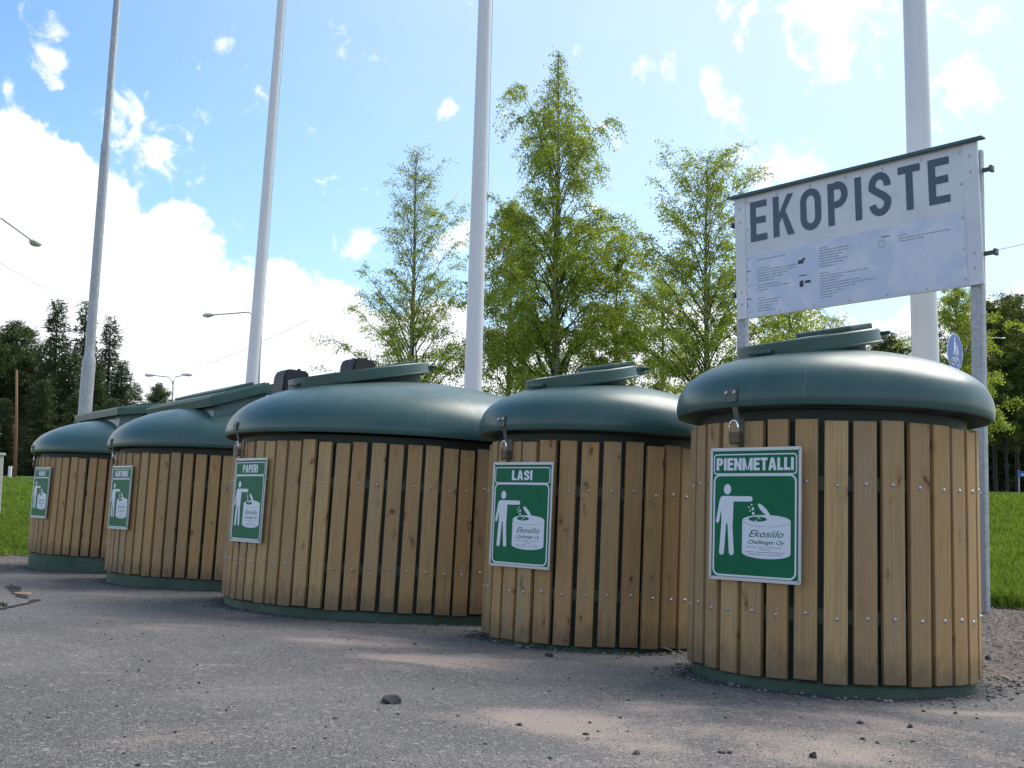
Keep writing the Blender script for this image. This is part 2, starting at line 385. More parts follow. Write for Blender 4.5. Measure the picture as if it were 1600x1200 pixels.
def glyph(ch, w, t):                        # strokes (centre lines) and polygons in a box w x 1
    h = t/2; S = []; P = []
    if ch == 'I': S = [[(h, 0), (h, 1)]]
    elif ch in 'EL':
        S = [[(h, 0), (h, 1)], [(t, h), (w, h)]]
        if ch == 'E': S += [[(t, 1-h), (w, 1-h)], [(t, .52), (w*.93, .52)]]
    elif ch == 'T': S = [[(0, 1-h), (w, 1-h)], [(w/2, 0), (w/2, 1-t)]]
    elif ch == 'H': S = [[(h, 0), (h, 1)], [(w-h, 0), (w-h, 1)], [(t, .5), (w-t, .5)]]
    elif ch == 'N': S = [[(h, 0), (h, 1)], [(w-h, 0), (w-h, 1)]]; P = [[(t*.95, 1), (t*.1, 1), (w-t*.95, 0), (w-t*.1, 0)]]
    elif ch == 'M': S = [[(h, 0), (h, 1)], [(w-h, 0), (w-h, 1)]]; P = [[(t*.1, 1), (w/2-t*.4, .05), (w/2, .05), (t, 1)], [(w-t*.1, 1), (w-t, 1), (w/2, .05), (w/2+t*.4, .05)]]
    elif ch == 'A': P = [[(0, 0), (t, 0), (w/2+t*.08, .8), (w/2, 1), (w/2-t*.55, 1)], [(w, 0), (w/2+t*.55, 1), (w/2, 1), (w/2-t*.08, .8), (w-t, 0)], [(w*.28, .2), (w*.72, .2), (w*.68, .38), (w*.32, .38)]]
    elif ch == 'V': P = [[(0, 1), (w/2-t*.5, 0), (w/2, 0), (w/2+t*.05, .25), (t, 1)], [(w, 1), (w-t, 1), (w/2-t*.05, .25), (w/2, 0), (w/2+t*.5, 0)]]
    elif ch == 'K': S = [[(h, 0), (h, 1)]]; P = [[(t, .32), (t, .56), (w-t*1.05, 1), (w, 1)], [(t*1.35, .56), (t*1.75, .76), (w*1.02, 0), (w-t*1.1, 0)]]
    elif ch == 'O':
        a = w/2-h; b = min(.5-h, a*1.15)
        pts = arc(w/2, 1-h-b, a, b, 0, 180, 14)+arc(w/2, h+b, a, b, 180, 360, 14); S = [('c', pts)]
    elif ch in 'PR':
        a = .25; S = [[(h, 0), (h, 1)], [(t, 1-h), (w-h-a*.8, 1-h)]+arc(w-h-a*.75, 1-h-(.5-h)/2*1.0, a*.75, (.5-h*.6)/2, 90, -90, 12)+[(t, .5-h*.35)]]
        if ch == 'R': P = [[(w*.45, .44), (w*.45+t, .44), (w*1.0, 0), (w*1.0-t, 0)]]
    elif ch == 'S':
        a = w/2-h; b = (.5-h*.9)/2+.01
        S = [arc(w/2, 1-h-b, a, b, 0, 180, 12)[0:]+[(h+a*.12, .60)]+[(w-h-a*.12, .42)]+arc(w/2, h+b, a, b, 0, -180, 12)]
        S = [arc(w/2, 1-h-b, a, b, -8, 190, 14)+[(w*.36, .56), (w*.64, .46)]+arc(w/2, h+b, a, b, 10, -172, 14)]
    return S, P
def text(bm, s, x0, x1, y, hgt, t, z, gap=.12, wid=None):    # drawn letters fitted between x0 and x1
    W = {'I': t, 'M': .78, 'N': .58, 'A': .6, 'O': .56, 'K': .58, 'L': .44, 'E': .48, 'T': .52, 'P': .52, 'S': .54, 'R': .55, 'H': .57, 'V': .58}
    tot = sum(W[c] for c in s)+gap*(len(s)-1); k = (x1-x0)/tot; x = x0; zi = 0
    for c in s:
        S, P = glyph(c, W[c], t)
        for st in S:
            closed = isinstance(st, tuple); q = st[1] if closed else st
            b2 = bmesh.new(); strip(b2, q, t, 0, closed)
            for f in b2.faces: 
                bm.faces.new([bm.verts.new((x+v.co.x*k, y+v.co.y*hgt, z+zi*2e-5)) for v in f.verts])
            b2.free(); zi += 1
        for q in P: flat(bm, [(x+a*k, y+b*hgt) for a, b in q], z+zi*2e-5); zi += 1
        x += (W[c]+gap)*k
def font_mesh(name, s, size, shear=0, bold=0):
    cu = bpy.data.curves.new(name, 'FONT'); cu.body = s; cu.size = size; cu.shear = shear; cu.offset = bold; cu.align_x = 'CENTER'; cu.resolution_u = 3
    o = bpy.data.objects.new(name, cu); COL.objects.link(o); bpy.context.view_layer.update()
    me = bpy.data.meshes.new_from_object(o.evaluated_get(bpy.context.evaluated_depsgraph_get())); bpy.data.objects.remove(o); return me

# ------------------------------------------------------------------ terrain
P5 = np.array([1.3826, 4.8048]); ROW = np.array([-.584, .812]); NRM = np.array([.812, .584])
def US(x, y):
    dx = x-P5[0]; dy = y-P5[1]; return dx*ROW[0]+dy*ROW[1], dx*NRM[0]+dy*NRM[1]
def sst(x, a, b): t = np.clip((x-a)/(b-a), 0, 1); return t*t*(3-2*t)
def gz(x, y):
    x = np.asarray(x, float); y = np.asarray(y, float); u, s = US(x, y)
    yy = np.clip(y, -30, 18); xx = np.clip(x, -14, 8)
    near = -(.559+.0312*xx+.0331*yy)-np.interp(u, [-20, 0, 1.5, 3.6, 6.5, 9.4, 14], [.030, .030, .055, .075, .115, .165, .18])
    far = np.interp(np.hypot(x, y), [8, 14, 20, 27, 45, 60, 2000], [-.80, -.86, -.76, -.5, -.03, -.02, -.02])
    w = np.maximum(sst(s, 1.2, 3.2), sst(u, 10.8, 13.5)); w = np.maximum(w, sst(np.hypot(x, y), 16, 24)*(y > 0)); 
    z = near*(1-w)+far*w
    fade = 1/(1+np.hypot(x, y)/30)
    z = z+fade*(.010*np.sin(x*1.7+y*.6)+.008*np.sin(y*2.3-x*.9+1)+.004*np.sin(x*6.1+1.3*np.sin(y*3))*np.sin(y*5.3))
    return z+CZ
def hit(px, py):                            # where a sight line meets the ground
    d = ray(px, py); t = 1.0
    for i in range(4000):
        p = Vector((0, 0, CZ))+d*t
        if p.z <= float(gz(p.x, p.y)): return p
        t += max(.004, (p.z-float(gz(p.x, p.y)))*.5)
    return p
def hashn(x, y, s=1.0):                     # cheap smooth noise
    x = np.asarray(x)*s; y = np.asarray(y)*s; v = 0
    for a, b, c, k in ((1.3, 2.1, .4, 1), (2.9, -1.7, 1.1, .7), (-4.3, 3.7, 2.2, .5), (7.1, 6.3, .9, .35), (-11.7, 9.1, 3, .25), (17.3, 13.9, 5, .2)):
        v = v+k*np.sin(a*x+b*y+c+1.5*np.sin(b*x*.7-a*y*.6))
    return v/2
def is_asphalt(x, y):
    u, s = US(x, y); n = hashn(x, y, 1.6)*.09+hashn(x, y, 7)*.03
    return (s < .62+n) & (u < 9.75+(s+1.17)*3*(s < -.2)+8*(s >= -.2)*0+n*4) 
def is_lawn(x, y):
    u, s = US(x, y); n = hashn(x, y, 1.2)*.12+hashn(x, y, 6)*.04
    return (s > 3.75+n) | (u > 11.6+n) | (np.hypot(x, y) > 24)
def axis(lo, hi, step, far):
    a = list(np.arange(lo, hi+step/2, step)); k = step
    while a[-1] < far: k *= 1.22; a.append(a[-1]+k)
    k = step
    while a[0] > -far*.9: k *= 1.22; a.insert(0, a[0]-k)
    return np.array(a)
def sheet(name, m, xs, ys, mask, dz, attrs=False):
    Xg, Yg = np.meshgrid(xs, ys); Zg = gz(Xg, Yg)+dz; nx, ny = len(xs), len(ys)
    xc = (Xg[:-1, :-1]+Xg[1:, 1:])/2; yc = (Yg[:-1, :-1]+Yg[1:, 1:])/2
    keep = np.ones_like(xc, bool) if mask is None else mask(xc, yc)
    i = np.arange(nx*ny).reshape(ny, nx); F = np.stack([i[:-1, :-1], i[:-1, 1:], i[1:, 1:], i[1:, :-1]], -1)[keep]
    used, inv = np.unique(F, return_inverse=True); F = inv.reshape(-1, 4)
    co = np.stack([Xg.ravel(), Yg.ravel(), Zg.ravel()], -1)[used]
    if mask is not None:                    # roughen the cut edge
        cnt = np.bincount(F.ravel(), minlength=len(co)); e = cnt < 4
        co[e, :2] += rng.normal(0, .014, (e.sum(), 2)); co[e, 2] -= .003
    me = quadmesh(name, co, F); me.shade_smooth()
    if attrs:
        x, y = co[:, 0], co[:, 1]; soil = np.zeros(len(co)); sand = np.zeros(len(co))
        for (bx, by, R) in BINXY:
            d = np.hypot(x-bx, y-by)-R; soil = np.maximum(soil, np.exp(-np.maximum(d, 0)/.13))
        for (px, py, r_, st) in SANDS:
            h_ = hit(px, py); d = np.hypot((x-h_.x)/r_, (y-h_.y)/(r_*.8)); sand = np.maximum(sand, st*np.exp(-d*d))
        for nm, v in (('soil', soil), ('sand', sand)):
            a = me.attributes.new(nm, 'FLOAT', 'POINT'); a.data.foreach_set('value', v.astype(np.float32))
    return mobj(name, me, m)
def quadmesh(name, co, F, tone=None):
    me = bpy.data.meshes.new(name); n = F.shape[1]
    me.vertices.add(len(co)); me.vertices.foreach_set('co', np.ascontiguousarray(co, np.float32).ravel())
    me.loops.add(F.size); me.loops.foreach_set('vertex_index', F.astype(np.int32).ravel())
    me.polygons.add(len(F)); me.polygons.foreach_set('loop_start', (np.arange(len(F))*n).astype(np.int32)); me.polygons.foreach_set('loop_total', np.full(len(F), n, np.int32))
    me.update(calc_edges=True)
    if tone is not None:
        a = me.attributes.new('tone', 'FLOAT', 'POINT'); a.data.foreach_set('value', tone.astype(np.float32))
    return me

# bins: slat-foot centre (camera at origin), radius, axis
BINS = [
 dict(c=(1.3826, 4.8048, -.7447), R=.604, n=(.0235, .0364, .9991)),
 dict(c=(.4614, 6.0177, -.7932), R=.604, n=(.0293, .0323, .999)),
 dict(c=(-.7751, 7.7729, -.8014), R=1.192, n=(.0355, .0398, .9986)),
 dict(c=(-2.4058, 10.0842, -.8221), R=1.192, n=(.0253, .0345, .9991)),
 dict(c=(-4.1049, 12.4307, -.8302), R=1.192, n=(.033, .0365, .9988))]
BINXY = [(b['c'][0], b['c'][1], b['R']) for b in BINS]
SANDS = [(1380, 1150, .4, .8), (1300, 1180, .4, .8), (1520, 1120, .3, .7), (950, 1150, .3, .7), (1180, 1185, .3, .8), (560, 1003, .5, 1), (700, 1035, .35, .8), (860, 1125, .30, 1), (1010, 1105, .25, .9), (1150, 1150, .3, .9), (1050, 1180, .3, .8), (250, 925, .5, .5), (1250, 1130, .3, .7), (1500, 1170, .35, .6), (330, 990, .4, .3), (420, 935, .4, .8)]
tag(sheet('ground', gravel_m, axis(-8, 9, .1, 1500), axis(1, 17, .1, 1500), None, 0), kind='structure')
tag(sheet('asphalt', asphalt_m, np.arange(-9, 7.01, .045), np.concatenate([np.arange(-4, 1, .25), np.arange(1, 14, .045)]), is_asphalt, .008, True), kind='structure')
tag(sheet('lawn', lawn_m, axis(-8, 9, .12, 900), axis(6, 22, .12, 900), lambda x, y: is_lawn(x, y) & (y > -60), .012), kind='structure')
# road on its low bank beyond the lawn
bm = bmesh.new()
def road_pts(off): 
    return [(x, 47+off-.0*x) for x in (-200, -90, -50, -28, -10, 10, 28, 50, 90, 200)]
a = [bm.verts.new((x, y, float(gz(x, y))+.04)) for x, y in road_pts(0)]; b = [bm.verts.new((x, y, float(gz(x, y))+.04)) for x, y in road_pts(6)]
for i in range(len(a)-1): bm.faces.new((a[i], a[i+1], b[i+1], b[i]))
tag(bobj('road', bm, asphalt_m), kind='structure')
bm = bmesh.new()
for i in range(len(a)-1 if False else 9):
    p, q = road_pts(-.3)[i], road_pts(-.3)[i+1]
    mid = ((p[0]+q[0])/2, p[1]); box(bm, abs(q[0]-p[0])-.01, .25, .16, T(mid[0], mid[1], float(gz(*mid))+.03))
tag(bobj('kerb', bm, conc), kind='structure')

# crack in the asphalt
crack_m = mat('crack_soil', (.012, .012, .012), .95)
def ribbon(name, pix, w):
    bm = bmesh.new(); P = [hit(*q) for q in pix]; L = []
    pts = []
    for p, q in zip(P, P[1:]):
        for k in range(5): pts.append(p.lerp(q, k/5))
    for i, p in enumerate(pts):
        d = (pts[min(i+1, len(pts)-1)]-pts[max(i-1, 0)]).normalized(); nrm = Vector((-d.y, d.x, 0)); j = w*random.uniform(.3, 1.2)*min(1, i/2+.2, (len(pts)-i)/2)
        A = p+nrm*j; B = p-nrm*j
        L.append((bm.verts.new((A.x, A.y, float(gz(A.x, A.y))+.0125)), bm.verts.new((B.x, B.y, float(gz(B.x, B.y))+.0125))))
    for (a0, b0), (a1, b1) in zip(L, L[1:]): bm.faces.new((a0, a1, b1, b0))
    return tag(bobj(name, bm, crack_m), kind='structure')
ribbon('crack', [(-10, 957), (20, 950), (45, 945), (62, 938)], .035)
ribbon('crack', [(18, 916), (28, 930), (45, 940)], .04)

# ------------------------------------------------------------------ bins
def rounded_slat():
    bm = bmesh.new(); box(bm, .0885, .028, 1.0, T(0, 0, .5), .0035); 
    me = bpy.data.meshes.new('slat'); bm.to_mesh(me); bm.free(); me.materials.append(wood); return me
def bolt_mesh():
    bm = bmesh.new(); M = Matrix.Rotation(radians(90), 4, 'X')
    lathe(bm, [(0, .0062), (.0035, .006), (.0068, .004), (.0085, 0), (.0085, -.002)], 14, M)
    me = bpy.data.meshes.new('bolt'); bm.to_mesh(me); bm.free(); me.materials.append(zinc); me.shade_smooth(); return me
SLAT = rounded_slat(); BOLT = bolt_mesh()
ADJ = {}
def prism(bm, poly, z0, z1, M=Matrix.Identity(4)):
    a = [bm.verts.new(M @ Vector((x, y, z0))) for x, y in poly]; b = [bm.verts.new(M @ Vector((x, y, z1))) for x, y in poly]
    bm.faces.new(a[::-1]); bm.faces.new(b)
    for i in range(len(a)): j = (i+1) % len(a); bm.faces.new((a[i], a[j], b[j], b[i]))
def info_sign(root, word, ang, R, textfrac, zc=.625):
    W, H = .415, .53
    x = Vector((cos(ang), sin(ang), 0)); Mx = frame(x*(R+.004+.005), Vector((-sin(ang), cos(ang), 0)), x)
    # local x to the right seen from outside, y up
    Mx = Matrix(((-sin(ang), 0, cos(ang), cos(ang)*(R+.010)), (cos(ang), 0, sin(ang), sin(ang)*(R+.010)), (0, 1, 0, zc), (0, 0, 0, 1)))
    bm = bmesh.new(); prism(bm, rrect(0, 0, W, H, .008), 0, .004)
    p = bobj('sign_plate', bm, alu, root); p.matrix_parent_inverse = Matrix(); p.matrix_local = Mx
    def sub(name, bm, m): return bobj(name, bm, m, p)
    bm = bmesh.new(); flat(bm, rrect(0, -.0, W-.024, H-.026, .004), .0052); sub('green_panel', bm, enamel)
    bm = bmesh.new(); z = .0058
    strip(bm, rrect(0, .198, W-.040, .078, .012), .0050, z, True)
    strip(bm, rrect(0, -.046, W-.044, H-.13, .026), .0075, z, True)
    sub('border', bm, white)
    bm = bmesh.new(); tw = (W-.062)*textfrac; text(bm, word, -tw/2, tw/2, .173, .050, .205, z+.0002, .06); sub('lettering', bm, white)
    # figure throwing rubbish into a container
    bm = bmesh.new(); q0 = -.026
    flat(bm, ell(-.123, .097, .017, .021), z)
    flat(bm, [(-.155, .064), (-.146, .070), (-.094, .070), (-.094, .050), (-.094, .04), (-.096, -.04), (-.150, -.04), (-.152, .03), (-.160, .05)], z)
    strip(bm, [(-.096, .059), (-.016, .059)], .021, z+2e-5); flat(bm, ell(-.016, .059, .0104, .0104), z+4e-5)
    strip(bm, [(-.151, .056), (-.168, -.030)], .015, z+6e-5); flat(bm, ell(-.168, -.031, .0075, .0075), z+8e-5)
    strip(bm, [(-.138, -.03), (-.147, -.155)], .023, z+1e-4); flat(bm, ell(-.147, -.155, .0114, .0114), z+1.2e-4)
    strip(bm, [(-.110, -.03), (-.101, -.155)], .023, z+1.4e-4); flat(bm, ell(-.101, -.155, .0114, .0114), z+1.6e-4)
    for (a, b, r) in ((-.010, .036, .004), (-.022, .026, .0035), (-.004, .020, .006), (-.016, .012, .0035), (-.002, .002, .006)): flat(bm, ell(a, b, r, r, 12), z+2e-5)
    sub('figure', bm, white)
    bm = bmesh.new(); cxx = .056
    body = arc(cxx, -.152, .108, .022, 180, 360, 18)+[(cxx+.108, -.026)]+arc(cxx, -.026, .108, .023, 0, 180, 24)
    flat(bm, body, z+2e-5); flat(bm, ell(.046, .016, .036, .010, 24, radians(-42)), z+6e-5)
    sub('container', bm, white)
    bm = bmesh.new(); flat(bm, ell(.018, -.020, .042, .010, 28), z+1e-4); strip(bm, arc(cxx, -.026, .107, .023, 184, 356, 22), .0012, z+8e-5)
    sub('opening', bm, enamel); bm = bmesh.new()
    for i, (ww, yy) in enumerate(((.165, -.130), (.05, -.139), (.175, -.149), (.15, -.158))):
        n = 18 if ww > .1 else 5
        for q in range(n):
            if random.random() < .88: xx = cxx-.005-ww/2+ww*(q+.5)/n; strip(bm, [(xx-ww/n*.40, yy), (xx+ww/n*.40, yy)], .0022, z+1e-4)
    sub('small_print', bm, enamel)
    bm = bmesh.new()
    for (a, b, r) in ((.020, -.013, .0035), (.012, -.025, .003), (.028, -.017, .003)): flat(bm, ell(a, b, r, r, 10), z+2e-4)
    sub('crumbs', bm, white)
    for st, yy, sz, sx in (('Ekosiilo', -.090, .039, 1.28), ('Challenger Oy', -.117, .0225, 1.22)):
        me = FM.get(st)
        if me is None: me = FM[st] = font_mesh('script', st, sz, .42, .0003); me.materials.clear(); me.materials.append(enamel)
        o = mobj('script', me, None, p); o.location = (cxx-.004, yy, z+1.2e-4); o.scale = (sx, 1, 1)
    bm = bmesh.new()
    for a in (-1, 1):
        for b in (-1, 1): lathe(bm, [(0, .004), (.004, .003), (.005, 0)], 10, T(a*(W/2-.011), b*(H/2-.012), .0042))
    sub('screw', bm, zinc)
    return p
FM = {}
def lock(root, ang, R, prof_r):
    A = RZ(ang)
    bm = bmesh.new(); box(bm, .006, .062, .056, A @ T(R+.070, 0, 1.098) @ Matrix.Rotation(radians(-4), 4, 'Y'), .002)
    box(bm, .006, .026, .085, A @ T(R+.050, .010, 1.035) @ Matrix.Rotation(radians(16), 4, 'Y'), .0015)
    h = bobj('hasp', bm, hasp, root)
    bm = bmesh.new()
    for s in (-.017, .017): lathe(bm, [(0, .006), (.004, .0055), (.0072, .003), (.008, 0)], 12, A @ T(R+.0745, s*1.2, 1.108) @ Matrix.Rotation(radians(90), 4, 'Y'))
    bobj('rivet', bm, zinc, h)
    bm = bmesh.new(); box(bm, .004, .034, .11, A @ T(R+.006, .0, .955), .001); bobj('staple', bm, hasp, root)
    bm = bmesh.new(); box(bm, .022, .052, .046, A @ T(R+.036, -.003, .928) @ Matrix.Rotation(radians(6), 4, 'X'), .004); pl = bobj('padlock', bm, brass, root)
    bm = bmesh.new(); pts = [A @ Vector((R+.044, -.003+.021*cos(t), .975+.024*sin(t))) for t in np.linspace(0, pi, 12)]
    pts = [A @ Vector((R+.042, .018, .945))]+pts+[A @ Vector((R+.042, -.024, .945))]
    tube(bm, pts, .0052, 8); bobj('shackle', bm, chrome, pl, 3.2)
def make_bin(spec, label, word, tf, prof, lockang, signang):
    c = Vector(spec['c'])+Vector((0, 0, CZ)); n = Vector(spec['n']); R = spec['R']
    Mw = frame(c, Vector((1, 0, 0)), n)
    root = empty('waste_container', Mw, label, 'waste container', 'row of wood-clad waste containers')
    # drum, rails, base
    bm = bmesh.new(); lathe(bm, [(R-.045, -.01), (R-.045, 1.045), (R-.06, 1.05), (R-.3, 1.05)], 120); bobj('drum', bm, drumgreen, root, .6)
    bm = bmesh.new()
    for z in (.245, .752): lathe(bm, [(R-.046, z-.028), (R-.029, z-.028), (R-.029, z+.028), (R-.046, z+.028)], 120)
    bobj('rail', bm, railgreen, root, .6)
    bm = bmesh.new(); lathe(bm, [(R-.30, -.004), (R-.030, -.004), (R-.022, -.012), (R-.020, -.45)], 120); bobj('base', bm, basegreen, root, .6)
    N = round(2*pi*R/.1115); a0 = random.random()*.1+.02
    for i in range(N):
        a = 2*pi*i/N+a0
        s = mobj('slat', SLAT, None, root); s.location = ((R-.014)*cos(a), (R-.014)*sin(a), random.uniform(-.006, .006)); s.rotation_euler = (0, random.gauss(0, .0035), a+pi/2+random.gauss(0, .012)); s.scale = (random.uniform(.95, 1.04), 1, random.uniform(.994, 1.004))
        for z in (.245, .752):
            b = mobj('bolt', BOLT, None, s); b.location = (random.gauss(0, .004), -.0135, z+random.gauss(0, .004))
    # dome lid with rolled rim
    bm = bmesh.new(); lathe(bm, prof(R), 160)
    d = bobj('lid', bm, plastic, root, 3.2)
    lock(root, lockang, R, None)
    info_sign(root, word, signang, R, tf)
    return root, Mw
def dense(P, n=5):
    out = []
    for i in range(len(P)-1):
        p0 = P[max(i-1, 0)]; p1 = P[i]; p2 = P[i+1]; p3 = P[min(i+2, len(P)-1)]
        for k in range(n):
            t = k/n; out.append(tuple(.5*((2*p1[j])+(-p0[j]+p2[j])*t+(2*p0[j]-5*p1[j]+4*p2[j]-p3[j])*t*t+(-p0[j]+3*p1[j]-3*p2[j]+p3[j])*t**3) for j in (0, 1)))
    out.append(P[-1]); return out
def prof_small(R):
    lip = [(R-.2, 1.17), (R-.0, 1.15), (R+.038, 1.12), (R+.048, 1.055), (R+.050, 1.050)]
    return lip+dense([(R+.060, 1.052), (R+.067, 1.085), (R+.061, 1.13), (R+.04, 1.178), (R-.0, 1.22), (R-.07, 1.262), (R-.17, 1.298), (R-.30, 1.328), (.15, 1.352), (0, 1.356)], 4)
def prof_big(R):
    lip = [(R-.2, 1.17), (R-.0, 1.15), (R+.038, 1.12), (R+.048, 1.055), (R+.050, 1.050)]
    return lip+dense([(R+.060, 1.052), (R+.066, 1.085), (R+.055, 1.14), (R+.02, 1.20), (R-.05, 1.265), (R-.17, 1.332), (R-.35, 1.40), (R-.62, 1.46), (.3, 1.495), (0, 1.505)], 4)
FACE = radians(-144)
LB = ['large wood-clad container at the far left end of the row',
      'large wood-clad container with a wedge-shaped raised lid, second from the left end',
      'large wood-clad container in the middle of the row with two black hoods on its lid',
      'small wood-clad container between the large middle one and the nearest one',
      'small wood-clad container nearest the camera, below the white notice board']
b5, M5 = make_bin(BINS[0], LB[4], 'PIENMETALLI', 1.0, prof_small, radians(-141), radians(-134))
b4, M4 = make_bin(BINS[1], LB[3], 'LASI', .40, prof_small, radians(-144), radians(-133.5))
b3, M3 = make_bin(BINS[2], LB[2], 'PAPERI', .56, prof_big, radians(-147), radians(-139))
b2, M2 = make_bin(BINS[3], LB[1], 'KARTONKI', .74, prof_big, radians(-147), radians(-138))
b1, M1 = make_bin(BINS[4], LB[0], 'PAHVI', .46, prof_big, radians(-147), radians(-135))
pp = prof_small(BINS[0]['R'])[8:28]; bm = bmesh.new(); prev = None
for i, (r_, z_) in enumerate(pp):
    a_ = radians(-114.5)+.006*sin(i*1.1)+.002*i*.3; h_ = .0016*(1+.6*sin(i*2.3)); q = [bm.verts.new(((r_+.0012)*cos(a_+e*h_), (r_+.0012)*sin(a_+e*h_), z_+.0008)) for e in (-1, 1)]
    if prev: bm.faces.new((prev[0], prev[1], q[1], q[0]))
    prev = q
bobj('scratch', bm, mat('scratch', (.16, .22, .22), .6), b5)
def round_hatch(root, D, off, z, tilt, thick):
    # shallow dish-shaped hatch, hinged on the side away from the sign
    M = RZ(FACE) @ T(off, 0, z) @ Matrix.Rotation(tilt, 4, 'Y')
    r = D/2
    bm = bmesh.new(); lathe(bm, [(r-.02, -thick), (r+.004, -thick), (r+.006, -thick+.008), (r-.004, -thick+.012), (r-.008, 0), (r-.014, .006), (r-.045, .006), (r-.055, -.004), (r*.45, .006), (0, .010)], 72, M)
    h = bobj('hatch', bm, lidgreen, root, .7)
    bm = bmesh.new(); lathe(bm, [(r-.075, -thick-.13), (r-.07, -thick+.01), (r-.1, -thick+.01)], 60, M); bobj('collar', bm, drumgreen, root, .7)
    bm = bmesh.new()
    for s in (-.11, .11): box(bm, .07, .035, .05, M @ T(-r-.012, s, -thick*.5), .006)
    box(bm, .018, .36, .018, M @ T(-r-.035, 0, -thick*.4), .004)
    bobj('hinge', bm, lidgreen, h)
    bm = bmesh.new(); box(bm, .16, .30, .03, M @ T(-r*.62, 0, .016), .01); bobj('reinforcement', bm, lidgreen, h)
    bm = bmesh.new(); box(bm, .02, .12, .018, M @ T(r+.004, 0, -thick*.5), .006); bobj('handle', bm, lidgreen, h)
    return h
round_hatch(b5, .62, .16, 1.402, radians(13), .060)
round_hatch(b4, .62, .16, 1.405, radians(13), .060)
round_hatch(b3, .98, .43, 1.550, radians(13), .070)
for (dx, dy, rz) in ((.50, -.92, 0), (.02, -.78, .1)):
    M = RZ(FACE) @ T(dx, dy, 1.40 if dx > .3 else 1.535) @ RZ(rz)
    bm = bmesh.new(); prism(bm, [(-.11, 0), (.12, 0), (.11, .19), (.08, .23), (-.08, .23), (-.09, .21)], -.10, .10, M @ Matrix.Rotation(radians(90), 4, 'X'))
    bmesh.ops.bevel(bm, geom=bm.edges[:], offset=.012, segments=2, affect='EDGES')
    for s in (-.06, .06): box(bm, .02, .025, .02, M @ T(-.02, s, .235), .004)
    bobj('hood', bm, blackp, b3)
def wide_hatch(root, W, D, off, z, tilt, hw):
    M = RZ(FACE) @ T(off, 0, z) @ Matrix.Rotation(tilt, 4, 'Y')
    bm = bmesh.new(); box(bm, D, W, .075, M, .012); box(bm, D-.05, W-.05, .012, M @ T(0, 0, .040), .004); box(bm, D+.02, W+.02, .012, M @ T(0, 0, -.035), .003)
    h = bobj('hatch', bm, lidgreen, root)
    bm = bmesh.new(); box(bm, D*.45, W*.8, .03, M @ T(-D*.15, 0, .056), .01); bobj('reinforcement', bm, lidgreen, h)
    bm = bmesh.new(); box(bm, .06, W*.8, .05, M @ T(-D/2-.035, 0, -.005), .01)
    for s in (-.4, 0, .4): box(bm, .10, .05, .09, M @ T(-D/2-.05, s*W, -.03), .01)
    bobj('hinge', bm, lidgreen, h)
    # housing that carries the hatch: a box cut off along the slope of the hatch
    bm = bmesh.new(); x0, x1, yw = D/2-.05, -D/2+.03, W/2-.06; zt = lambda x: (M @ Vector((x, 0, -.03))).z
    L = RZ(FACE); P = [M @ Vector((x, y, -.030)) for x, y in ((x0, -yw), (x0, yw), (x1, yw), (x1, -yw))]
    top_ = [bm.verts.new(p) for p in P]; fl = 1.0
    lo = [bm.verts.new(Vector((p.x, p.y, 1.17)) + (L @ Vector((.06 if i < 2 else -.06, (-.08 if i in (0, 3) else .08), 0)))*fl) for i, p in enumerate(P)]
    for i in range(4): j = (i+1) % 4; bm.faces.new((top_[i], top_[j], lo[j], lo[i]))
    bm.faces.new(top_)
    bobj('housing', bm, plastic, root)
wide_hatch(b2, 1.66, .54, .48, 1.53, radians(19), .2)
wide_hatch(b1, 1.68, .58, .38, 1.55, radians(9), .15)

# ------------------------------------------------------------------ notice board
pr_t = at(1532, 218, 7.5); pr_b = at(1533, 445, 7.5); pl_t = at(1149, 311, 8.96); pl_b = at(1153, 500, 8.96)
ctr = (pr_t+pr_b+pl_t+pl_b)/4; ex = ((pr_t+pr_b)-(pl_t+pl_b)).normalized(); wid = ((pr_t+pr_b)/2-(pl_t+pl_b)/2).length
up = ((pr_t+pl_t)-(pr_b+pl_b)).normalized(); zn = ex.cross(up).normalized(); up = zn.cross(ex); hei = ((pr_t-pr_b).length+(pl_t-pl_b).length)/2
MB = Matrix(((ex.x, up.x, zn.x, ctr.x), (ex.y, up.y, zn.y, ctr.y), (ex.z, up.z, zn.z, ctr.z), (0, 0, 0, 1)))
sb = empty('notice_board', MB, 'large white notice board reading EKOPISTE on two grey steel posts', 'notice board')
W, H = wid, hei
bm = bmesh.new(); box(bm, W, .022, H, Matrix.Rotation(radians(-90), 4, 'X') @ Matrix.Identity(4) if False else Matrix(((1, 0, 0, 0), (0, 0, 1, 0), (0, -1, 0, 0), (0, 0, 0, 1))), .002)
bp = bobj('board', bm, board, sb)
def bsub(name, bm, m, par=None): return bobj(name, bm, m, par or sb)
for s in (-1, 1): bm = bmesh.new(); box(bm, .10, H-.012, .006, T(s*(W/2-.052), -.004, .0142), .001); bsub('side_strip', bm, board)
bm = bmesh.new(); box(bm, W+.10, .014, .07, T(0, H/2+.009, .010), .004); box(bm, W+.10, .024, .008, T(0, H/2+.002, .047), .002); bsub('cap_rail', bm, capgreen)
bm = bmesh.new(); iw = W-.21
flat(bm, [(-iw/2, -H/2+.012), (iw/2, -H/2+.012), (iw/2, -.005+H*.035), (-iw/2, .0+H*.0)], .0132); bsub('film', bm, film)
bm = bmesh.new(); text(bm, 'EKOPISTE', -W*.425, W*.40, H*.11, H*.325, .165, .0140, .18); bsub('lettering', bm, navy)
rr = random.Random(3)
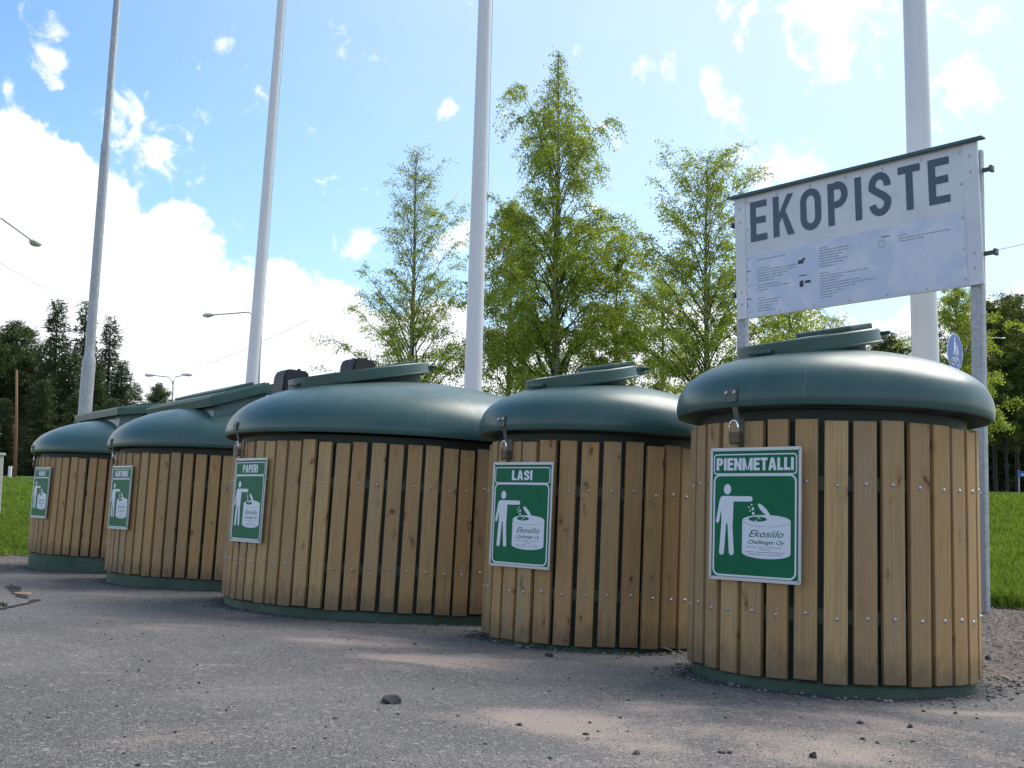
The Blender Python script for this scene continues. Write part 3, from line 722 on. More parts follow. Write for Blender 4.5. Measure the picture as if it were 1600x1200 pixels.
def para(x, y, ws, lh=.021, th=.005):
    bm = bmesh.new()
    for i, w_ in enumerate(ws): 
        xx = x
        while xx < x+w_-.004:
            l = min(rr.uniform(.02, .07), x+w_-xx); strip(bm, [(xx, y-i*lh), (xx+l, y-i*lh)], th, .0142); xx += l+.006
    bsub('small_print', bm, greyink)
k = W/2
para(-k*.80, -.045, [.27]); para(-k*.80, -.115, [.12, .40, .36, .28, .24, .16]); para(-k*.80, -.255, [.2, .3, .1])
para(-k*.80, -.36, [.07, .22, .18, .14, .12, .16]); para(-k*.24, -.045, [.06, .26, .27, .2, .16, .24, .2, .14]); para(-k*.24, -.245, [.08, .40, .2, .16, .34, .46, .3, .2, .15, .1])
para(k*.40, -.065, [.06, .40, .20])
bm = bmesh.new()
for (x, y) in ((-k*.93, -.125), (-k*.93, -.355), (-k*.42, -.235), (k*.27, -.05)): strip(bm, [(x, y), (x+.07, y)], .007, .0142)
flat(bm, rrect(-k*.40, -.125, .05, .03, .008), .0143); flat(bm, [(-k*.40, -.115), (-k*.37, -.09), (-k*.36, -.115)], .0145)
flat(bm, rrect(-k*.40, -.30, .035, .05, .006), .0143); flat(bm, rrect(-k*.345, -.29, .05, .022, .006), .0144)
flat(bm, rrect(-k*.91, -.405, .035, .05, .012), .0143)
bsub('pictogram', bm, blackink)
bm = bmesh.new()
flat(bm, rrect(-k*.91, -.19, .05, .035, .012), .0143); flat(bm, rrect(-k*.91, -.235, .03, .03, .01), .0143); strip(bm, rrect(k*.27, -.10, .05, .05, .01), .006, .0143, True)
bsub('faint_pictogram', bm, white if False else mat('pale_blue_print', (.36, .42, .52), .5))
bm = bmesh.new()
for s in (-1, 1):
    for y in (.40, .29, -.28, -.38): lathe(bm, [(0, .006), (.006, .005), (.0105, 0)], 12, T(s*(W/2-.052), y*H/1.0, .0172))
    for y in (.44, .22, -.02, -.24, -.45): lathe(bm, [(0, .004), (.006, .003), (.009, 0)], 12, T(s*(W/2-.125), y*H, .0135))
for i in range(-2, 3):
    for y in (-.475, .455): lathe(bm, [(0, .004), (.006, .003), (.009, 0)], 12, T(i*W*.15, y*H, .0135))
bsub('bolt', bm, zinc)
MBi = MB.inverted()
for s, px in ((1, 1526), (-1, 1168)):
    topp = MB @ Vector((s*(W/2-.035), H/2-.06, -.055)); base = Vector((topp.x+ (-.03 if s > 0 else .0), topp.y, float(gz(topp.x, topp.y))-.1))
    bm = bmesh.new(); L = (topp-base).length
    Mz = MBi @ frame(base, ex, topp-base)
    sec = [(-.045, .022), (-.038, .022), (-.030, -.012), (.030, -.012), (.038, .022), (.045, .022), (.045, -.012), (.040, -.030), (-.040, -.030), (-.045, -.012)]
    prism(bm, [(a, b) for a, b in sec][::-1], 0, L, Mz); bsub('post', bm, steel)
    for y in (.30, -.28): 
        bm = bmesh.new(); box(bm, .11, .03, .018, T(s*(W/2-.0), y*H, -.06), .003); box(bm, .02, .045, .05, T(s*(W/2+.065), y*H, -.06), .003); bsub('bracket', bm, hasp)

# ------------------------------------------------------------------ flagpoles and steel pole
def pole_obj(name, m, pA, pB, Y, r0, taper, height, label, cat, group=None, steps=None):
    """pA lower pixel, pB upper pixel on its centre line"""
    A = at(*pA, Y); d0 = ray(*pB); B = Vector((0, 0, CZ))+d0*(Y/d0.y)
    ax = (B-A).normalized(); t = (float(gz(A.x, A.y))-.05-A.z)/ax.z; base = A+ax*t
    root = empty(name, frame(base, Vector((1, 0, 0)), ax), label, cat, group)
    bm = bmesh.new()
    if steps: prof = steps+[(0, height)]
    else: prof = [(r0, 0)]+[(r0*(1-taper*z), z) for z in np.linspace(.5, height, 12)]+[(0, height+.02)]
    lathe(bm, prof, 40); bobj('shaft', bm, m, root, .5)
    return root, base, ax
fl = 'flagpoles behind the containers'
r_, _, _ = pole_obj('flagpole', polew, (1446, 560), (1429, 0), 8.8, .112, .035, 11, 'white flagpole rising behind the notice board', 'flagpole', fl)
bm = bmesh.new(); lathe(bm, [(.0, 11), (.06, 11.02), (.07, 11.08), (.04, 11.14), (0, 11.15)], 20); bobj('finial', bm, zinc, r_, 3.2)
for pA, pB, Yd, r0, lab in (((739, 600), (758, 0), 11.5, .104, 'white flagpole rising behind the middle container, left of the tallest birch'), ((393, 600), (440, 0), 15.2, .095, 'white flagpole rising behind the lid of the second container from the left')):
    r_, _, _ = pole_obj('flagpole', polew, pA, pB, Yd, r0, .050, 11, lab, 'flagpole', fl)
    bm = bmesh.new(); lathe(bm, [(.0, 11), (.06, 11.02), (.07, 11.08), (.04, 11.14), (0, 11.15)], 20); bobj('finial', bm, zinc, r_, 3.2)
    bm = bmesh.new(); tube(bm, [(r0+.012, -.01, 1.2), (r0*.75+.01, -.01, 5), (r0*.5+.01, -.005, 10.8)], .0035, 6); bobj('halyard', bm, mat('rope', (.35, .35, .36), .8), r_)
r0 = .110
r_, base_, ax_ = pole_obj('steel_pole', steel, (133, 640), (183, 0), 18.5, r0, 0, 12, 'grey galvanised stepped pole beside the dark spruces, behind the leftmost container', 'pole',
         steps=[(r0, 0), (r0, 2.75), (r0*.98, 2.83), (r0*.74, 2.93), (r0*.72, 3.1), (r0*.70, 6.55), (r0*.66, 6.6), (r0*.56, 6.66), (r0*.52, 12)])

# ------------------------------------------------------------------ trees
def leaves(name, C, size, m, parent, droop=.6, aspect=.62, tone_bias=0):
    n = len(C); d = rng.normal(size=(n, 3)); d[:, 2] -= droop; d /= np.linalg.norm(d, axis=1)[:, None]
    q = rng.normal(size=(n, 3)); s = np.cross(d, q); s /= np.linalg.norm(s, axis=1)[:, None]
    L = size*rng.uniform(.6, 1.3, (n, 1)); a = C; b = C+d*L*.45+s*L*aspect/2; c = C+d*L; e = C+d*L*.45-s*L*aspect/2
    co = np.stack([a, b, c, e], 1).reshape(-1, 3); F = np.arange(4*n).reshape(-1, 4)
    tone = np.repeat(np.clip(rng.normal(.5+tone_bias, .28, n), 0, 1), 4)
    return mobj(name, quadmesh(name, co, F, tone), MATS[m], parent)
def tubes(name, segs, m, parent, seg=4):
    """segs: list of (pts Nx3, radii N)"""
    CO = []; FF = []; off = 0
    for P, R in segs:
        n = len(P); D = np.gradient(P, axis=0); D /= np.linalg.norm(D, axis=1)[:, None]+1e-9
        ref = np.where(np.abs(D[:, 2:3]) > .9, np.array([[1., 0, 0]]), np.array([[0, 0, 1.]]))
        A = np.cross(D, ref); A /= np.linalg.norm(A, axis=1)[:, None]; B = np.cross(D, A)
        t = np.linspace(0, 2*pi, seg, endpoint=False)
        r = P[:, None]+(A[:, None]*np.cos(t)[None, :, None]+B[:, None]*np.sin(t)[None, :, None])*np.asarray(R)[:, None, None]
        CO.append(r.reshape(-1, 3)); i = np.arange(n*seg).reshape(n, seg); j = np.roll(i, -1, 1)
        FF.append(np.stack([i[:-1], j[:-1], j[1:], i[1:]], -1).reshape(-1, 4)+off); off += n*seg
    me = quadmesh(name, np.concatenate(CO), np.concatenate(FF)); me.shade_smooth()
    return mobj(name, me, m, parent)
def birch(base, H, prof, nleaf, label, seed, droop=.6, group='birch trees behind the containers', nb=70, leaf=.05, lean=(0, 0), start=.14, dens=None, tr=.011, m='birch_leaf', fork=None, twig_n=9):
    """prof: list of (height fraction, half width m)"""
    R = np.random.default_rng(seed); nb = int(nb*1.5); nleaf = int(nleaf*1.35)
    root = empty('birch_tree', T(*base), label, 'birch tree', group)
    hs = np.linspace(0, 1, 16); tx = np.cumsum(R.normal(0, .012*H/10, 16))+lean[0]*hs; ty = np.cumsum(R.normal(0, .012*H/10, 16)); tx -= tx[0]; ty -= ty[0]
    TP = np.stack([tx, ty, hs*H], -1); r0 = tr*H
    segs = [(TP, r0*(1-hs*.97)**.9+.003)]
    limb = []; tw = []; LP = []; wts = []
    pf = np.array(prof)
    def trunk_at(f): return np.array([np.interp(f, hs, TP[:, i]) for i in range(3)])
    for i in range(nb):
        f = start+(1-start)*((i+R.random())/nb)**.9; f = min(f, .985)
        W = np.interp(f+.05, pf[:, 0], pf[:, 1])*R.uniform(.4, 1.25)
        az_ = i*2.399+R.normal(0, .35); rise = R.uniform(.8, 1.7)*W*(1.0 if f < .6 else 1.4); f0 = f
        P0 = trunk_at(f); n = 8; t = np.linspace(0, 1, n)
        hx = np.array([cos(az_), sin(az_)]); side = np.array([-hx[1], hx[0]])*R.normal(0, .12)*W
        P = np.stack([P0[0]+hx[0]*W*t+side[0]*t*t, P0[1]+hx[1]*W*t+side[1]*t*t, P0[2]+rise*(t**.75)-droop*.35*W*t**3], -1)
        P[1:] += R.normal(0, .02*W+.005, (n-1, 3))
        rb = max(.005, r0*(1-f)*.32*min(1, W)); limb.append((P, rb*(1-t*.85)+.0015))
        dn = 1 if dens is None else np.interp(f, [d[0] for d in dens], [d[1] for d in dens])
        for j in range(max(3, int(twig_n*min(1.6, W/1.0+.35)))):
            tt = R.uniform(.12, 1)**.8; Q0 = np.array([np.interp(tt, t, P[:, k_]) for k_ in range(3)])
            a2 = az_+R.normal(0, 1.0); l = R.uniform(.25, .85)*(.42+.42*W)
            m_ = 6; s_ = np.linspace(0, 1, m_)
            Q = np.stack([Q0[0]+cos(a2)*l*s_*.75, Q0[1]+sin(a2)*l*s_*.75, Q0[2]+l*(.45*s_-droop*1.15*s_**2)], -1); Q[1:] += R.normal(0, .015, (m_-1, 3))
            tw.append((Q, .0035*(1-s_*.7)+.0008))
            LP.append((Q, l*dn, az_, tt))
    w_ = np.array([q[1] for q in LP]); pick = R.choice(len(LP), size=nleaf, p=w_/w_.sum()); s = R.uniform(.05, 1.05, nleaf)
    Qa = np.stack([q[0] for q in LP]); idx = np.clip(s*5, 0, 4.999); i0 = idx.astype(int); fr = (idx-i0)[:, None]
    C = Qa[pick, i0]*(1-fr)+Qa[pick, np.minimum(i0+1, 5)]*fr+R.normal(0, .05, (nleaf, 3))
    tubes('trunk', segs, bark if m == 'birch_leaf' else darkbark, root, 10); tubes('limbs', limb, twigm, root, 5); tubes('twigs', tw, twigm, root, 3)
    leaves('crown', C, leaf, m, root, droop)
    return root
def gpt(px, Y):                            # ground point below a column of the picture
    p = at(px, 765, Y); return Vector((p.x, p.y, float(gz(p.x, p.y))-.05))
def btree(px, topy, Y, prof, nleaf, label, seed, **kw):
    b = gpt(px, Y); tp = at(px, topy, Y); return birch(b, tp.z-b.z, prof, nleaf, label, seed, **kw)
btree(869, 78, 25, [(0, .7), (.15, 1.7), (.3, 1.75), (.5, 1.6), (.62, 1.3), (.70, 1.15), (.78, 1.1), (.84, .65), (.92, .38), (.97, .2), (1, .08)], 60000, 'tallest birch with drooping twigs, between the white flagpole and the notice board', 3, droop=.95, nb=95, dens=[(0, 1.4), (.5, 1.2), (.75, .8), (.9, .45), (1, .4)], leaf=.055)
btree(792, 318, 27, [(0, .8), (.3, 1.3), (.6, 1.0), (.85, .6), (1, .15)], 26000, 'dense green birch directly beside the middle white flagpole', 5, droop=.9, nb=55, leaf=.058)
btree(962, 372, 26, [(0, .9), (.3, 1.3), (.6, .95), (.85, .5), (1, .12)], 24000, 'low birch just right of the tallest birch', 8, droop=.7, nb=55, leaf=.055)
btree(1104, 246, 24, [(0, .6), (.15, 1.1), (.35, 1.6), (.6, 1.2), (.8, .9), (.93, .5), (1, .15)], 34000, 'upright birch whose crown touches the left edge of the notice board', 9, droop=.25, nb=80, dens=[(0, 1), (.5, 1.1), (.8, .7), (1, .3)], leaf=.053, start=.2)
btree(1035, 420, 27, [(0, .9), (.4, 1.2), (.7, .8), (1, .15)], 15000, 'thin young birch between the low birch and the upright birch', 21, droop=.5, nb=45, leaf=.05)
btree(637, 238, 27, [(0, .8), (.15, 1.5), (.35, 1.6), (.5, 1.15), (.62, 1.0), (.8, .75), (.93, .4), (1, .12)], 30000, 'slender birch with a nearly bare top, alone left of the middle white flagpole', 12, droop=.35, nb=80, dens=[(0, 1.6), (.42, 1.4), (.5, .9), (.7, .7), (1, .4)], leaf=.046, start=.16)
btree(1235, 465, 25, [(0, .9), (.4, 1.4), (.7, 1.0), (1, .2)], 18000, 'low birch seen under the notice board, above the nearest container', 14, droop=.5, nb=50, leaf=.05)
btree(1300, 500, 30, [(0, .9), (.4, 1.2), (.7, .8), (1, .2)], 6000, 'sparse young birch under the notice board, nearer the right flagpole', 15, droop=.5, nb=40, leaf=.05)
btree(1498, 448, 36, [(0, 1), (.3, 1.5), (.6, 1.3), (.85, .7), (1, .2)], 22000, 'birch between the right flagpole and the right post of the notice board', 16, droop=.6, nb=60, leaf=.07)

def conifer_mesh(seed, kind):
    R = np.random.default_rng(seed); H = 10.0; C = []; limb = []; N = 46 if kind == 'spruce' else 34
    for i in range(N):
        f = (i+.5)/N; z = H*(.04+.95*f) if kind == 'spruce' else H*(.38+.60*f)
        W = (2.05*(1-f)**.72+.10) if kind == 'spruce' else (1.9*math.sqrt(max(.02, 1-(2*f-.9)**2))*.9+.15)
        for j in range(7):
            a = R.uniform(0, 2*pi); w = W*R.uniform(.55, 1.12); n = 7; t = np.linspace(0, 1, n)
            dz = (-.22*w*t+.10*w*t**3) if (kind == 'spruce' and f < .8) else (.28*w*t)
            P = np.stack([cos(a)*w*t, sin(a)*w*t, z+dz], -1); P[1:] += R.normal(0, .03, (n-1, 3)); limb.append((P, .02*(1-t*.8)*(1-f*.6)))
            k = int(w*(40 if kind == 'spruce' else 55)); s = R.uniform(.10, 1.04, k)**.8
            Q = np.stack([np.interp(s, t, P[:, q]) for q in range(3)], -1)
            spread = .10+.16*(1-s) if kind == 'spruce' else .16
            Q += R.normal(0, 1, (k, 3))*np.stack([spread+0*s, spread+0*s, (.07+0*s) if kind == 'spruce' else .1+0*s], -1)
            if kind == 'spruce': Q[:, 2] -= np.abs(R.normal(0, .10, k))
            C.append(Q)
    C = np.concatenate(C); n = len(C)
    d = np.stack([C[:, 0], C[:, 1], 0*C[:, 0]], -1); d /= np.linalg.norm(d, axis=1)[:, None]+1e-6; d = d+R.normal(0, .7, (n, 3)); d[:, 2] -= .25
    d /= np.linalg.norm(d, axis=1)[:, None]; q = R.normal(size=(n, 3)); s = np.cross(d, q); s /= np.linalg.norm(s, axis=1)[:, None]
    L = R.uniform(.14, .30, (n, 1)); wd = .03
    co = np.stack([C-s*wd, C+s*wd, C+d*L+s*wd*.4, C+d*L-s*wd*.4], 1).reshape(-1, 3)
    me = quadmesh('crown', co, np.arange(4*n).reshape(-1, 4), np.repeat(np.clip(R.normal(.45, .3, n), 0, 1), 4))
    me.materials.append(MATS['spruce_needle' if kind == 'spruce' else 'pine_needle'])
    tmp = tubes('trunk', [(np.array([[0, 0, -.3], [.03, 0, 3], [-.02, .03, 6.5], [0, 0, 9.9]]), np.array([.17, .14, .08, .01]))], darkbark if kind == 'spruce' else redbark, None, 8)
    tl = tubes('limbs', limb, darkbark, None, 3)
    a, b = tmp.data, tl.data; bpy.data.objects.remove(tmp); bpy.data.objects.remove(tl)
    return a, b, me
SPR = [conifer_mesh(s, 'spruce') for s in (1, 2, 3)]; PIN = [conifer_mesh(s, 'pine') for s in (4, 5)]
def conifer(px, topy, Y, kind, label, group, wide=1.0, i=0):
    b = gpt(px, Y); tp = at(px, topy, Y); h = (tp.z-b.z)/10
    name = 'spruce_tree' if kind == 'spruce' else 'pine_tree'
    root = empty(name, T(*b) @ RZ(i*1.7) @ Matrix.Diagonal((h*wide, h*wide, h, 1)), label, name.replace('_', ' '), group)
    src = (SPR if kind == 'spruce' else PIN); src = src[i % len(src)]
    for nm, me in zip(('trunk', 'limbs', 'crown'), src): mobj(nm, me, None, root)
    return root
gs = 'spruces and pines left of the containers'
conifer(75, 464, 56, 'spruce', 'tall spruce with the highest top, left of the grey steel pole', gs, .85, 0)
conifer(120, 466, 57, 'spruce', 'tall thin-topped spruce just left of the grey steel pole', gs, .75, 1)
conifer(160, 492, 58, 'spruce', 'spruce with a small spire just right of the grey steel pole', gs, .85, 2)
for i, (px, ty, Yd, kd, lab, wd) in enumerate([
    (12, 500, 60, 'pine', 'pine with a rounded crown at the left edge of the photo', 1.0), (42, 545, 58, 'pine', 'olive-green pine just left of the tallest spruce', 1.0),
    (98, 540, 54, 'spruce', 'dark spruce filling the gap between the two tallest spruces', 1.3), (140, 560, 55, 'spruce', 'dark spruce standing right behind the grey steel pole', 1.2),
    (182, 560, 57, 'spruce', 'spruce on the right shoulder of the dark group', 1.1), (203, 596, 62, 'spruce', 'lower spruce near the right end of the dark group', 1.2),
    (222, 628, 68, 'pine', 'low dark pine at the right end of the dark group', 1.2), (60, 590, 52, 'spruce', 'low dark spruce behind the bare reddish trunk', 1.3),
    (20, 570, 64, 'spruce', 'dark spruce behind the pines at the left edge', 1.3), (-25, 530, 58, 'pine', 'pine mostly outside the left edge of the photo', 1.2),
    (170, 620, 50, 'spruce', 'low spruce in front of the right shoulder of the dark group', 1.5), (115, 610, 50, 'spruce', 'low spruce in front of the dark group, left of the steel pole', 1.5),
    (241, 598, 85, 'pine', 'small far pine beside the double-armed street lamp', .8), (275, 632, 88, 'pine', 'faint far pine just right of the double-armed street lamp', 1.0),
    (85, 640, 66, 'spruce', 'low spruce deep inside the dark group', 1.6), (30, 640, 66, 'spruce', 'low spruce deep behind the reddish trunk', 1.6), (0, 620, 52, 'spruce', 'low spruce beside the grey cabinet at the left edge', 1.3), (205, 660, 58, 'spruce', 'lowest spruce at the right foot of the dark group', 1.7)]):
    conifer(px, ty, Yd, kd, lab, gs, wd, i)
# right-hand wood
gr = 'trees at the right edge'
conifer(1392, 520, 60, 'pine', 'dark pine between the nearest lid and the right flagpole', gr, 1.0, 0)
for i, (px, ty, Yd, kd, lab, wd) in enumerate([(1585, 462, 60, 'spruce', 'dark spruce behind the yellow-green birches at the right edge', 1.1), (1555, 500, 62, 'spruce', 'dark spruce behind the birch at the right post', 1.2),
        (1612, 500, 58, 'spruce', 'spruce cut off by the right edge of the photo', 1.2), (1530, 560, 60, 'spruce', 'low dark spruce hidden behind the right post of the board', 1.3), (1570, 610, 54, 'spruce', 'low dark spruce above the road sign at the right', 1.6), (1600, 620, 53, 'spruce', 'low dark spruce behind the blue road sign', 1.6), (1545, 630, 54, 'spruce', 'low dark spruce right beside the right post', 1.5), (1650, 560, 55, 'spruce', 'spruce outside the right edge', 1.3)]):
    conifer(px, ty, Yd, kd, lab, gr, wd, i+1)
for i, (px, ty, Yd, lab) in enumerate([(1556, 478, 48, 'yellow-green birch just right of the right post of the board'), (1590, 475, 50, 'yellow-green birch cut by the right edge of the photo'), (1574, 560, 46, 'lower yellow-green birch in front of the dark spruces at the right'), (1625, 520, 47, 'birch outside the right edge')]):
    btree(px, ty, Yd, [(0, 1.2), (.25, 1.9), (.6, 1.7), (.85, 1.0), (1, .25)], 22000, lab, 40+i, group=gr, droop=.6, nb=60, leaf=.095, m='birch_leaf_far', start=.28)
# bare reddish trunk
bm = bmesh.new(); b = gpt(22, 46); tp = at(26, 578, 46); tube(bm, [b, b.lerp(tp, .5)+Vector((.03, 0, 0)), tp], [.075, .06, .045], 10)
tag(bobj('bare_trunk', bm, redbark, None, 3.2), 'bare reddish pine trunk standing in front of the dark spruces at the left', 'tree trunk')

# ------------------------------------------------------------------ grass
def grass(name, n, region, hmin, hmax, label):
    x, y = region(n); k = is_lawn(x, y); x, y = x[k], y[k]; n = len(x); d = np.hypot(x, y)
    z = gz(x, y)+.005; a = rng.uniform(0, 2*pi, n); h = rng.uniform(hmin, hmax, n)*(1+.45*hashn(x, y, 1.1)).clip(.4, 1.8); w = .0035*np.maximum(1, d/6)
    ln = rng.normal(0, .35, (n, 2))*h[:, None]
    b = np.stack([x, y, z], -1); s = np.stack([np.cos(a)*w, np.sin(a)*w, 0*a], -1)
    mid = b+np.stack([ln[:, 0]*.35, ln[:, 1]*.35, h*.6], -1); tip = b+np.stack([ln[:, 0], ln[:, 1], h], -1)
    co = np.stack([b-s, b+s, mid+s*.8, tip, mid-s*.8], 1).reshape(-1, 3)
    F = np.arange(5*n).reshape(-1, 5)
    return tag(mobj(name, quadmesh(name, co, F, np.repeat(np.clip(rng.normal(.5, .25, n)+.2*hashn(x, y, .9), 0, 1), 5)), MATS['grass_blade']), label, 'grass', kind='stuff')
def reg_right(n):
    y = 7.2*(40/7.2)**rng.random(n); x = y*rng.uniform(.36, .56, n); return x, y
def reg_left(n):
    y = 10.5*(42/10.5)**rng.random(n); x = -y*rng.uniform(.40, .60, n); return x, y
def reg_mid(n):
    y = 9*(30/9)**rng.random(n); x = y*rng.uniform(-.42, .38, n); return x, y
grass('grass', 110000, reg_right, .07, .17, 'bright green lawn grass at the right behind the gravel strip')
grass('grass', 80000, reg_left, .04, .09, 'short green lawn grass at the left of the containers')
grass('grass', 40000, reg_mid, .05, .12, 'green lawn grass behind the row of containers')

# ------------------------------------------------------------------ street furniture far off
def head(bm, c, d, L, w=.12):               # cobra-head lantern, c = joint, d = outward direction
    d = d.normalized(); M = frame(c+d*L/2, d, Vector((0, 0, 1)))
    lathe(bm, [(0, -L/2), (w*.5, -L/2+.02), (w*.75, -L*.2), (w, L*.15), (w*.7, L*.42), (0, L/2)], 14, M @ Matrix.Rotation(radians(90), 4, 'Y') @ Matrix.Diagonal((.55, 1, 1, 1)))
def street_lamp(base, H, arms, label, L=.75, r=.09, hw=.2):
    root = empty('street_lamp', T(*base), label, 'street lamp', 'street lamps')
    bm = bmesh.new(); tube(bm, [(0, 0, -.1), (0, 0, H*.3), (0, 0, H)], [r, r*.85, r*.5], 10); bobj('post', bm, steel, root, 1)
    for (dx, dy, dz) in arms:
        v = Vector((dx, dy, dz)); bm = bmesh.new(); P = [Vector((0, 0, H-.35)), Vector((dx*.06, dy*.06, H-.35+dz*.55+.12)), Vector((dx*.25, dy*.25, H-.35+dz*.9+.3)), Vector((dx, dy, H+dz))]
        if abs(dz) < .02: P = [Vector((0, 0, H-.05)), Vector((dx*.5, dy*.5, H+dz*.5)), Vector((dx, dy, H+dz))]
        tube(bm, P, r*.42, 8); ar = bobj('arm', bm, steel, root, 3.2)
        bm = bmesh.new(); head(bm, P[-1], Vector((dx, dy, dz*.3)), L, hw); bobj('lantern', bm, lampw, root, 3.2)
def lampfrom(pxb, Yb, heads, label, **kw):
    b = gpt(pxb, Yb); Hs = []; 
    tops = [at(hx, hy, hY) for hx, hy, hY in heads]; H = kw.pop('H', None) or max(t.z for t in tops)-b.z+.05
    street_lamp(b, H, [(t.x-b.x, t.y-b.y, t.z-b.z-H) for t in tops], label, **kw)
lampfrom(-44, 42, [(50, 376, 48)], 'street lamp whose lantern reaches in from the left edge, above the spruces', H=10.3, L=.95, hw=.27)
lampfrom(398, 62, [(333, 492, 65)], 'street lamp with its lantern just left of the second white flagpole', H=9.0, L=.9, hw=.27)
lampfrom(263, 90, [(243, 587, 90), (284, 587, 90)], 'double-armed street lamp between the dark spruces and the second flagpole', H=8.2, L=.9, r=.1, hw=.28)
lampfrom(1533, 44, [(1563, 528, 44)], 'small street lamp lantern just right of the right post of the board', H=6.7, L=.22, hw=.07, r=.05)
def cable(p, q, label, sag=.3, r=.012):
    bm = bmesh.new(); P = [p.lerp(q, t)-Vector((0, 0, sag*4*t*(1-t))) for t in np.linspace(0, 1, 12)]; tube(bm, P, r, 5)
    tag(bobj('overhead_cable', bm, mat('cable', (.25, .26, .28), .7)), label, 'cable', 'overhead cables')
cable(at(-60, 370, 44), at(133, 475, 60), 'thin cable crossing the white cloud above the spruces at the left', .3)
cable(at(300, 577, 88), at(480, 500, 70), 'thin cable crossing behind the second white flagpole', .2, .014)
cable(at(1530, 395, 44), at(1680, 357, 40), 'thin cable right of the notice board', .1)
# pedestrian and cycle sign
c = at(1492, 550, 19); yaw = radians(45.5)
Mf = frame(c, Vector((cos(yaw), -sin(yaw)*-1, 0)), Vector((0, 0, 1)))
xd = Vector((cos(yaw), sin(yaw), 0)); ydir = Vector((0, 0, 1)); zd = xd.cross(ydir)
Mf = Matrix(((xd.x, ydir.x, zd.x, c.x), (xd.y, ydir.y, zd.y, c.y), (xd.z, ydir.z, zd.z, c.z), (0, 0, 0, 1)))
rs = empty('path_sign', Mf, 'round blue pedestrian and cycle sign just above the nearest lid, left of the right post', 'road sign')
bm = bmesh.new(); prism(bm, ell(0, 0, .325, .325, 40), -.006, .006); bobj('disc', bm, white, rs)
bm = bmesh.new(); flat(bm, ell(0, 0, .308, .308, 40), .008); bobj('blue_face', bm, bluesign, rs)
bm = bmesh.new(); z = .0095
flat(bm, ell(-.02, .225, .03, .035, 16), z); flat(bm, [(-.06, .18), (.02, .18), (.05, .06), (.02, .04), (.03, -.05), (-.0, -.05), (-.02, .03), (-.05, -.05), (-.08, -.05), (-.06, .06)], z)
flat(bm, ell(.09, .10, .022, .025, 12), z); flat(bm, [(.06, .07), (.12, .07), (.13, -.05), (.10, -.05), (.09, .0), (.08, -.05), (.05, -.05)], z)
for s in (-.10, .10): strip(bm, ell(s, -.17, .062, .062, 20), .016, z, True)
strip(bm, [(-.10, -.17), (-.04, -.09), (.06, -.09), (.10, -.17)], .014, z+2e-4); strip(bm, [(-.04, -.09), (.0, -.17), (.06, -.09)], .014, z+4e-4)
bobj('pictogram', bm, white, rs)
bm = bmesh.new(); gzp = float(gz(c.x, c.y)); tube(bm, [(0, .36, -.035), (0, gzp-c.z-.1, -.035)], .03, 10); bobj('post', bm, steel, rs)
# small blue direction sign by the road
c = at(1606, 741, 43); rs = empty('direction_sign', T(*c), 'small blue road sign on two grey posts beside the road at the right edge', 'road sign')
bm = bmesh.new(); box(bm, .95, .03, .22, T(.1, 0, 0), .005); bobj('panel', bm, bluesign, rs)
bm = bmesh.new(); strip(bm, [(-.28, -.02), (.46, -.02)], .05, 0); bobj('white_bar', bm, white, rs).matrix_local = T(0, -.018, 0) @ Matrix.Rotation(radians(90), 4, 'X')
for s in (-.34, .54):
    bm = bmesh.new(); tube(bm, [(s, .03, .16), (s, .03, float(gz(c.x, c.y))-c.z-.1)], .03, 8); bobj('post', bm, steel, rs)
# marker post by the road, cabinet at left edge
b = gpt(14, 44.5); bm = bmesh.new(); prism(bm, [(-.06, -.05), (.06, -.05), (.06, .05), (-.06, .05)], 0, .55, T(*b)); bmesh.ops.bevel(bm, geom=bm.edges[:], offset=.01, segments=1, affect='EDGES')
tag(bobj('marker_post', bm, lampw), 'short white marker post at the road edge, below the reddish trunk', 'marker post')
b = gpt(-21, 19.5); cabr = empty('utility_cabinet', T(*b) @ RZ(radians(-25)), 'pale grey cabinet cut off by the left edge of the photo', 'cabinet')
bm = bmesh.new(); box(bm, .42, .34, 1.18, T(-.02, 0, .55), .02); bobj('body', bm, conc, cabr)
bm = bmesh.new(); box(bm, .46, .38, .05, T(-.02, 0, 1.165), .012); bobj('cap', bm, conc, cabr)
bm = bmesh.new(); box(bm, .34, .012, .95, T(-.02, -.174, .58), .004); bobj('door', bm, lampw, cabr)

